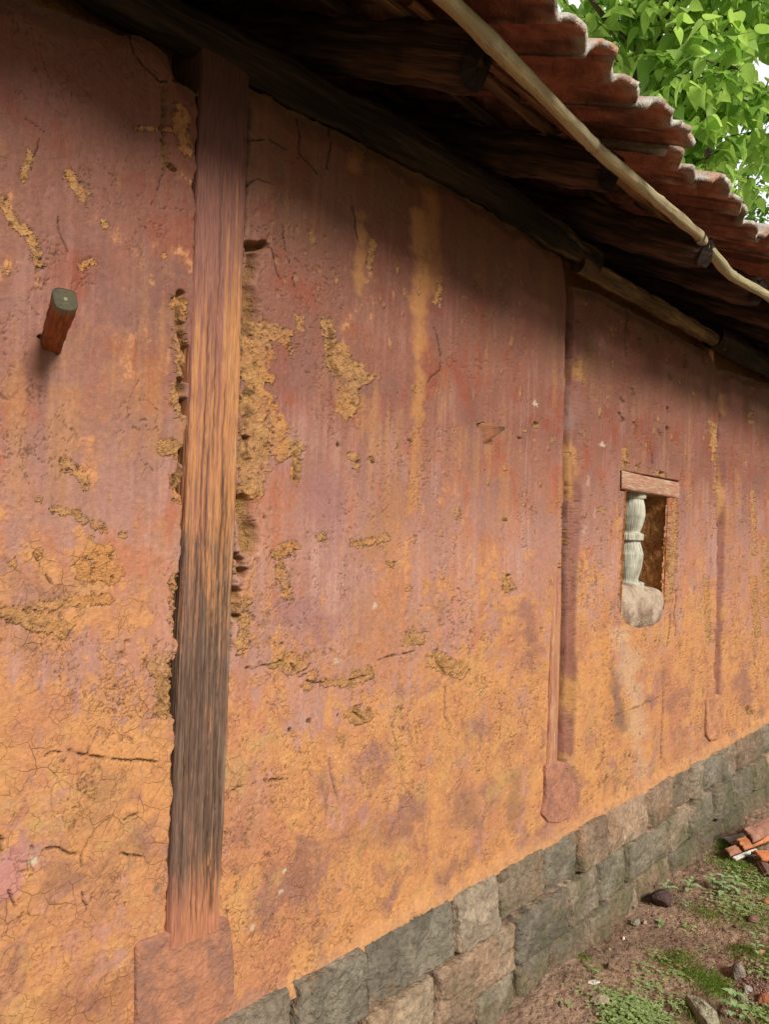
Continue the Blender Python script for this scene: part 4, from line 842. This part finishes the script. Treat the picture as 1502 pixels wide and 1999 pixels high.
def splinter():
    """The pale pointed slab at the bottom right: flat, tapering to a tip."""
    pts = [(1338, 1940), (1352, 1944), (1376, 1958), (1402, 1982), (1406, 1992), (1392, 2002), (1382, 1998), (1366, 1982), (1352, 1962)]
    W = np.array([on_level(px, py, GZ + .02)[:2] for px, py in pts]); cen = W.mean(0); V = []
    zt = [0.030, .034, .040, .036, .030, .026, .028, .032, .032]
    for fr, zf in ((1.02, -.015), (1.0, .6), (.93, .95), (.6, 1.06), (.25, 1.1)):
        for (x, y), z in zip(W, zt): V.append(((x - cen[0]) * fr, (y - cen[1]) * fr, z * zf if zf > 0 else zf))
    n = len(pts); F = []
    for r in range(4):
        for j in range(n): F.append((r * n + j, r * n + (j + 1) % n, (r + 1) * n + (j + 1) % n, (r + 1) * n + j))
    F.append(tuple(4 * n + j for j in range(n)))
    V = np.array(V); V = V + (.0025 * n3(V, 30, 281, 3))[:, None]
    C = mix(rgb(.36, .335, .23), rgb(.25, .22, .15), sm(-.3, .4, n3(V, 30, 282, 3)))
    o = mesh_obj('stone', V, F, M_STONE, None, C, None, False); o.location = (cen[0], cen[1], gz(*cen)); tag(o, 'large pale pointed stone splinter lying on moss at the bottom right', 'stone')
splinter()
rock('stone', 1172, 1966, (.060, .035, .022), (.46, .36, .25), 'pale buff flat stone at the bottom of the picture', seed=3, rot=-.4)
rock('stone', 1160, 1930, (.038, .014, .012), (.62, .58, .48), 'small white elongated chip left of the mossy patch', seed=4, rot=-.6)
rock('stone', 1443, 1905, (.05, .035, .05), (.25, .20, .16), 'upright grey brown triangular stone among red gravel', seed=5, facets=12)
rock('stone', 1236, 1778, (.05, .03, .07), (.29, .22, .15), 'tan slab leaning at the plinth corner', seed=6)
rock('stone', 1240, 1812, (.04, .028, .022), (.30, .25, .18), 'greyish flat stone below the leaning tan slab', seed=7)
rock('stone', 1260, 1808, (.018, .014, .012), (.55, .44, .36), 'tiny pinkish white pebble on bare soil', seed=8)
rock('stone', 1190, 1897, (.035, .025, .022), (.26, .16, .11), 'brown angular stone beside the dug reddish soil', seed=9)
rock('stone', 1218, 1840, (.016, .010, .012), (.68, .62, .52), 'small cream chip standing on bare soil', seed=10)
rock('stone', 1415, 1975, (.03, .022, .018), (.42, .29, .22), 'pink stone just right of the pointed splinter', seed=11)
rock('stone', 1462, 1935, (.025, .022, .018), (.50, .46, .40), 'white pebble among the red gravel', seed=12)
rock('stone', 1495, 1770, (.03, .025, .02), (.45, .17, .07), 'orange brick pebble at the right edge', seed=13)
rock('stone', 1488, 1862, (.03, .018, .014), (.46, .24, .15), 'salmon coloured chip near the right edge', seed=14)
rock('stone', 1472, 1805, (.05, .035, .025), (.22, .12, .09), 'reddish brown flat stone near the right edge', seed=15)
rock('stone', 1452, 1950, (.045, .03, .02), (.24, .22, .13), 'mossy olive flat stone by the lower right weeds', seed=16)
rock('stone', 1495, 1955, (.05, .035, .025), (.40, .15, .07), 'orange red brick fragment at the lower right edge', seed=17)
# gravel too fine to count
def gravel():
    rnd = np.random.default_rng(21); VV = []; FF = []; CC = []; b = 0
    ico = [(0, 0, 1), (.9, 0, .1), (.28, .85, -.1), (-.72, .53, .15), (-.72, -.53, -.1), (.28, -.85, .1), (0, 0, -1)]
    fc = [(0, 1, 2), (0, 2, 3), (0, 3, 4), (0, 4, 5), (0, 5, 1), (6, 2, 1), (6, 3, 2), (6, 4, 3), (6, 5, 4), (6, 1, 5)]
    for k in range(2600):
        if k < 1100: px, py = rnd.normal(1475, 30), rnd.normal(1925, 42)
        else: px, py = rnd.uniform(1090, 1560), rnd.uniform(1660, 2080)
        q = on_level(px, py, GZ)
        if q[1] > -.06: continue
        s = rnd.lognormal(math.log(.0042), .45); P_ = np.array(ico) * np.array([1, .8, .6]) * s * rnd.uniform(.7, 1.3, (7, 3)); a = rnd.uniform(0, 6.3)
        P_ = P_ @ np.array([[math.cos(a), math.sin(a), 0], [-math.sin(a), math.cos(a), 0], [0, 0, 1]]) + np.array([q[0], q[1], gz(q[0], q[1]) + s * .25])
        c = [rgb(.24, .11, .075), rgb(.17, .10, .075), rgb(.32, .23, .17), rgb(.21, .075, .06), rgb(.14, .095, .07), rgb(.26, .17, .12), rgb(.5, .44, .37)][rnd.choice(7, p=[.2, .22, .1, .16, .2, .1, .02])]
        VV.append(P_); CC.append(np.tile(c, (7, 1))); FF += [tuple(i + b for i in f) for f in fc]; b += 7
    o = mesh_obj('gravel', np.concatenate(VV), FF, M_STONE, None, np.concatenate(CC), None, False); tag(o, 'fine reddish gravel scattered over the earth', 'gravel', None, 'stuff')
gravel()

# ---------------------------------------------------------------- leaves
def leaf_shape(kind):
    """Half outline (t along, half width) of a leaf of length 1."""
    if kind == 'heart': return [(0, 0), (.02, .16), (.10, .30), (.25, .38), (.42, .36), (.60, .27), (.78, .14), (.90, .055), (1.0, 0)]
    if kind == 'oval': return [(0, .01), (.15, .16), (.35, .26), (.55, .27), (.75, .19), (.9, .09), (1, 0)]
    return [(0, .02), (.25, .3), (.55, .38), (.8, .28), (1, 0)]
class Leaves:
    def __init__(s): s.V = []; s.F = []; s.C = []; s.n = 0
    def add(s, base, d, up, L, W, c, bend=.3, fold=.25, kind='heart'):
        d = d / np.linalg.norm(d); sd = np.cross(d, up); sd /= np.linalg.norm(sd) + 1e-9; n = np.cross(sd, d)
        pr = leaf_shape(kind); P_ = []
        for t, wd in pr:
            m = base + d * (t * L) - n * (bend * L * t * t)
            P_ += [m, m + sd * wd * W + n * fold * wd * W, m - sd * wd * W + n * fold * wd * W]
        k = len(pr); b = s.n
        for i in range(k - 1):
            a0, a1 = b + 3 * i, b + 3 * i + 3
            s.F += [(a0, a1, a1 + 1, a0 + 1), (a0, a0 + 2, a1 + 2, a1)]
        s.V += P_; s.C += [c] * (3 * k); s.n += 3 * k
    def build(s, name, mat, parent=None): return mesh_obj(name, np.array(s.V), s.F, mat, parent, np.array(s.C), None, True)

# ground cover: moss tufts and creeping leaves in patches
def cover_plants():
    rnd = np.random.default_rng(31); lv = Leaves()
    PATCH = [(1225, 1975, .085, 520, .010), (1265, 1990, .07, 380, .011), (1200, 2005, .05, 160, .010), (1270, 1925, .05, 130, .008), (1310, 1910, .05, 110, .008), (1255, 1895, .03, 36, .008), (1290, 1870, .04, 60, .007), (1430, 1780, .10, 200, .009), (1480, 1770, .10, 260, .010),
             (1320, 1960, .04, 60, .008), (1490, 1985, .07, 150, .012), (1455, 1715, .10, 160, .010), (1490, 1900, .05, 80, .010), (1410, 1760, .06, 80, .009), (1345, 1815, .03, 40, .008), (1290, 1805, .012, 10, .009), (1160, 1905, .02, 22, .009), (1105, 1975, .02, 16, .009), (1190, 1985, .012, 10, .010), (1500, 1720, .12, 150, .012), (1380, 1860, .06, 60, .006)]
    for px, py, r, n, s in PATCH:
        q = on_level(px, py, GZ)
        for k in range(int(n * .62)):
            x, y = q[0] + rnd.normal(0, r * .62), q[1] + rnd.normal(0, r * .62)
            if y > -.05: continue
            z = gz(x, y); hgt = rnd.uniform(.002, .016); a = rnd.uniform(0, 6.28); nl = rnd.integers(3, 6); cc = mix(rgb(.27, .40, .12), rgb(.44, .54, .24), rnd.random()) * rnd.uniform(.75, 1.1)
            for j in range(nl):
                an = a + j * 6.28 / nl + rnd.normal(0, .2); d = np.array([math.cos(an), math.sin(an), rnd.uniform(.0, .5)]); sz = s * rnd.uniform(.7, 1.25)
                lv.add(np.array([x, y, z + hgt]), d, np.array([0, 0, 1.]), sz * .85, sz * .7, cc, .2, .1, 'round')
    for q, r, am in MP:                       # short mossy blades
        for k in range(int(1500 * r * am * 8)):
            x, y = q[0] + rnd.normal(0, r * .5), q[1] + rnd.normal(0, r * .5)
            if y > -.04: continue
            d = np.array([rnd.normal(0, .5), rnd.normal(0, .5), 1.0]); s = rnd.uniform(.006, .014)
            lv.add(np.array([x, y, gz(x, y)]), d, np.array([1., .2, 0]), s, s * .35, mix(rgb(.20, .30, .03), rgb(.11, .20, .025), rnd.random()), .3, .1, 'round')
    for k in range(4200):                     # thin grass blades
        px, py = rnd.uniform(1080, 1600), rnd.uniform(1640, 2060); q = on_level(px, py, GZ)
        if q[1] > -.05 or fbm(np.array([q[0] * 4.0]), np.array([q[1] * 4.0]), 3, 279)[0] < .02: continue
        d = np.array([rnd.normal(0, .6), rnd.normal(0, .6), 1.0]); s_ = rnd.uniform(.010, .030)
        lv.add(np.array([q[0], q[1], gz(q[0], q[1])]), d, np.array([1., .2, 0]), s_, s_ * .10, mix(rgb(.30, .38, .08), rgb(.42, .40, .20), rnd.random()), .5, .1, 'oval')
    o = lv.build('ground_cover', M_WEED); tag(o, 'moss and creeping round leaved weeds on damp earth', 'ground cover', None, 'stuff')
cover_plants()
def seedling(px, py, hgt, pairs, ls, label, seed, lean=(0, 0)):
    rnd = np.random.default_rng(seed); q = on_level(px, py, GZ); t = thing('weed_seedling', label, 'weed', (q[0], q[1], gz(q[0], q[1])), 'young weeds sprouting beside the plinth')
    tip = np.array([lean[0], lean[1], hgt])
    st = bar('stem', [(0, 0, -.01), tuple(tip * .5), tuple(tip)], .0014, .0014, M_WEED, lambda X, u, v, s, L: mix(rgb(.10, .16, .05), rgb(.14, .20, .06), u * .5 + .5), t, 8, 16)
    for p in range(pairs):
        f = (p + 1) / pairs; a0 = p * 1.57 + rnd.uniform(0, .5)
        for s in (0, 1):
            an = a0 + s * math.pi; lv = Leaves(); d = np.array([math.cos(an), math.sin(an), rnd.uniform(.25, .6)]); sz = 1.25 * ls * rnd.uniform(.8, 1.15) * (1 if p < pairs - 1 else .75)
            lv.add(tip * f + d * .004, d, np.array([0, 0, 1.]), sz, sz * 1.0, mix(rgb(.28, .46, .19), rgb(.40, .56, .27), rnd.random()), .35, .2, 'oval'); lv.build('leaf', M_WEED, t)
seedling(1304, 1757, .055, 3, .034, 'bright green sprout nearest the plinth, just above the dark rock', 1)
seedling(1345, 1750, .055, 3, .034, 'green sprout standing between the sprout by the dark rock and the bushier weed', 2, (.01, -.01))
seedling(1412, 1752, .075, 4, .038, 'tallest bushy green weed nearest the broken tiles', 3, (.012, -.005))
seedling(1392, 1742, .05, 3, .032, 'short weed touching the left side of the bushiest weed', 4)
seedling(1440, 1748, .055, 3, .032, 'short weed touching the right side of the bushiest weed', 5)
seedling(1342, 1780, .025, 2, .022, 'tiny two tiered sprout on bare soil right of the dark rock', 6)
seedling(1290, 1812, .02, 2, .018, 'tiny lone sprout below the dark rock', 7)
seedling(1432, 1985, .075, 4, .036, 'tall weed right of the pale pointed stone splinter', 8)
seedling(1478, 1868, .07, 4, .024, 'thin upright weed near the right edge above the red gravel', 9)

# ---------------------------------------------------------------- broken tiles heaped by the wall
def shard(px, py, zoff, L, W, rot, tilt, c, label, cat='broken tile', curve=.02, roll=0.0, th=.014, seed=0):
    q = on_level(px, py, GZ + zoff); n, m_ = 22, 16
    u, v = np.meshgrid(np.linspace(-.5, .5, n), np.linspace(-.5, .5, m_)); rnd = np.random.default_rng(seed)
    ex = .5 * L * (1 + .10 * fbm(v * 5, v * 0 + seed, 3, seed)); X = u * 2 * ex; Y = v * W * (1 + .08 * fbm(u * 5, u * 0 + seed + 4, 3, seed)); Z = curve * (1 - (2 * v) ** 2) + .008 * np.exp(-((v - .2) / .08) ** 2) * (curve > .004) + .0008 * fbm(u * 20, v * 20, 2, seed)
    top = np.stack([X, Y, Z + th], -1).reshape(-1, 3); bot = np.stack([X, Y, Z], -1).reshape(-1, 3); V = np.r_[top, bot]; n0 = n * m_
    i = np.arange(n0).reshape(m_, n); qd = grid_faces(m_, n); bd = np.r_[i[0, :], i[1:, -1], i[-1, -2::-1], i[-2:0:-1, 0]]; sk = np.stack([bd, bd + n0, np.roll(bd, -1) + n0, np.roll(bd, -1)], -1)
    F = np.r_[qd, qd[:, ::-1] + n0, sk]
    C = mix(rgb(*c), rgb(*c) * .72, sm(-.3, .4, n3(V, 18, seed + 3, 3)))
    o = mesh_obj('broken_tile', V, F, M_TILE, None, C, None, False); o.rotation_euler = (roll, tilt, rot); o.location = (q[0], q[1], q[2]); tag(o, label, cat); return o
shard(1452, 1668, .012, .18, .038, -.25, -.04, (.70, .66, .60), 'white glazed tile fragment at the front of the broken tile heap', 'tile fragment', .002, .25, .010, 2)
shard(1455, 1655, .040, .28, .042, -.30, -.05, (.34, .15, .09), 'long brown tile strip lying across the white fragment', 'tile fragment', .012, .3, .013, 3)
shard(1482, 1640, .060, .32, .065, -.30, -.04, (.50, .19, .08), 'bright orange tile piece in the middle of the heap', 'tile fragment', .02, .3, .014, 4)
shard(1490, 1622, .085, .33, .085, -.20, -.03, (.34, .17, .115), 'dull brown curved tile on top at the back of the heap', 'tile fragment', .03, .25, .014, 5)
shard(1502, 1675, .020, .15, .07, -.5, .1, (.50, .18, .07), 'orange broken tile corner at the right front of the heap', 'tile fragment', .012, .1, .014, 6)
shard(1440, 1640, .02, .14, .05, -.35, 0, (.66, .60, .53), 'pale tile end poking out at the left of the heap', 'tile fragment', .002, .3, .010, 7)
shard(1496, 1700, .004, .14, .05, .5, 0, (.20, .12, .09), 'dark brown tile sliver on the soil in front of the heap', 'tile fragment', .006, .05, .010, 8)

# ================================================================= TREES BEYOND THE HOUSE
def tree(name, label, base, limbs, clusters, leafL, per, seed, kind='heart', c0=(.10, .25, .028), c1=(.40, .60, .13), droop=.5):
    rnd = np.random.default_rng(seed); t = thing(name, label, 'tree', base, None); inv = Matrix.Translation(-Vector(base))
    bc = lambda X, u, v, s, L: mix(rgb(.085, .062, .045), rgb(.15, .115, .085), sm(-.3, .4, n3(X, 5, seed, 3)))
    for k, (path, r0, r1) in enumerate(limbs):
        o = bar('trunk' if k == 0 else 'branch', [tuple(p) for p in path], r0, r0, M_BARK, bc, None, 12, 40, 1, (1, .2, .1), r0 * .15, 3, 0, seed + k, lambda s, L, a=r0, b=r1: np.interp(s, [0, L], [1, b / a]), False)
        o.parent = t; o.matrix_parent_inverse = inv
    lv = Leaves(); tw = []
    for (c, R, n) in clusters:
        c = np.array(c)
        for k in range(n):
            p = c + rnd.normal(0, 1, 3) * R * np.array([.55, .55, .5]); a = rnd.uniform(0, 6.28); spray = rnd.normal(size=3); spray[2] = -abs(spray[2]) * .3; spray /= np.linalg.norm(spray)
            L_sp = leafL * rnd.uniform(1.5, 2.8); tw.append((p, p + spray * L_sp))
            tone = rnd.random() * .6
            for j in range(per):
                f = (j + .5) / per; b = p + spray * L_sp * f; an = a + j * 2.4
                d = np.array([math.cos(an), math.sin(an), -droop * rnd.uniform(.2, 2.0)]) + spray * .4; upv = np.array([rnd.normal(0, .35), rnd.normal(0, .35), 1.0]); s = leafL * rnd.choice([.45, .7, .9, 1.0, 1.25]) * rnd.uniform(.85, 1.15)
                lv.add(b, d, upv, s, s * rnd.uniform(.85, 1.0), mix(rgb(*c0), rgb(*c1), np.clip(tone * 1.1 + rnd.random() * .55 - .1, 0, 1)), rnd.uniform(.1, .5), rnd.uniform(.05, .35), kind)
    for a, b in tw:
        i = lv.n; d = b - a; s = np.cross(d, (0.1, .2, 1.)); s = s / np.linalg.norm(s) * .006; q = np.cross(d, s); q = q / np.linalg.norm(q) * .006
        lv.V += [a + s, a - s * .5 + q, a - s * .5 - q, b]; lv.F += [(i, i + 1, i + 3), (i + 1, i + 2, i + 3), (i + 2, i, i + 3)]; lv.C += [rgb(.08, .09, .03)] * 4; lv.n += 4
    o = lv.build('crown', M_LEAF); o.parent = t; o.matrix_parent_inverse = inv
    return t
def A(px, py, d): return tuple(at_dist(px, py, d))
base = (7.4, .9, GZ)
fork = (6.9, .8, 1.3)
limbs = [([base, (7.3, .9, .2), fork], .17, .12), ([fork, A(1225, 195, 6.2), A(1268, 105, 6.0), A(1315, -5, 5.9), A(1360, -150, 5.9)], .075, .03), ([fork, A(1380, 260, 6.6), A(1420, 60, 6.5), A(1500, -150, 6.4)], .06, .025),
         ([A(1240, 165, 6.1), A(1300, 130, 6.0), A(1370, 120, 5.8), A(1450, 135, 5.7)], .022, .008), ([A(1262, 110, 6.0), A(1200, 60, 5.9), A(1140, -20, 5.8)], .025, .01), ([A(1225, 200, 6.2), A(1330, 210, 6.0), A(1335, 330, 5.8)], .02, .008), ([A(1400, 180, 6.5), A(1460, 200, 6.2), A(1510, 230, 6.0)], .018, .008), ([fork, (7.6, 1.4, 2.6), (8.2, 1.9, 3.9)], .09, .03), ([fork, (7.9, .2, 2.8), (8.4, -.3, 4.0)], .07, .025)]
cl = [(A(1180, 20, 6.0), .34, 16), (A(1230, 60, 6.1), .36, 18), (A(1290, 40, 5.9), .34, 16), (A(1215, 110, 6.1), .26, 10), (A(1360, 40, 5.9), .34, 17), (A(1430, 15, 6.0), .26, 12), (A(1490, 10, 6.1), .2, 6), (A(1330, 110, 5.6), .26, 12), (A(1345, 170, 5.3), .22, 10), (A(1300, 170, 6.0), .24, 9), (A(1390, 110, 5.7), .20, 8),
      (A(1290, 230, 5.8), .18, 7), (A(1330, 240, 5.6), .20, 9), (A(1385, 200, 5.7), .24, 11), (A(1420, 260, 5.7), .24, 12), (A(1455, 210, 5.9), .22, 9), (A(1490, 260, 6.0), .22, 9), (A(1375, 285, 5.6), .14, 6), (A(1490, 190, 6.1), .10, 3), (A(1350, 310, 5.7), .10, 4), (A(1440, 300, 5.9), .14, 5), (A(1380, 330, 5.8), .07, 3),
      (A(1260, 20, 6.6), .4, 12), (A(1370, 60, 6.8), .4, 8), (A(1310, 110, 6.9), .35, 9), (A(1150, -40, 6.0), .35, 12), (A(1250, -120, 6.0), .5, 22), (A(1400, -130, 6.0), .55, 26), (A(1600, 0, 6.2), .4, 18), (A(1600, 220, 6.3), .35, 14), (A(1540, -150, 6.3), .5, 20), ((7.9, 1.5, 3.4), .8, 40), ((8.4, .2, 3.8), .8, 40), ((7.4, 1.2, 4.4), .8, 40), ((8.2, 2.0, 4.4), .7, 30)]
tree('leafy_tree', 'bright green broad leaved tree rising behind the tiled eave', base, limbs, cl, .118, 7, 41)
base2 = tuple(np.array(A(1435, 700, 15.0)) * [1, 1, 0] + [0, 0, GZ])
top2 = A(1425, 400, 15.0)
rngc = [(A(1400 + random.uniform(-15, 75), 380 + random.uniform(-30, 60), 15 + random.uniform(-.6, .6)), .30, 12) for _ in range(16)]
tree('distant_tree', 'small far green tree seen low under the broad leaved branches', base2, [([base2, (base2[0], base2[1], 2.0), top2], .14, .05)], rngc, .13, 6, 43, 'oval', (.06, .17, .02), (.12, .27, .035), .3)
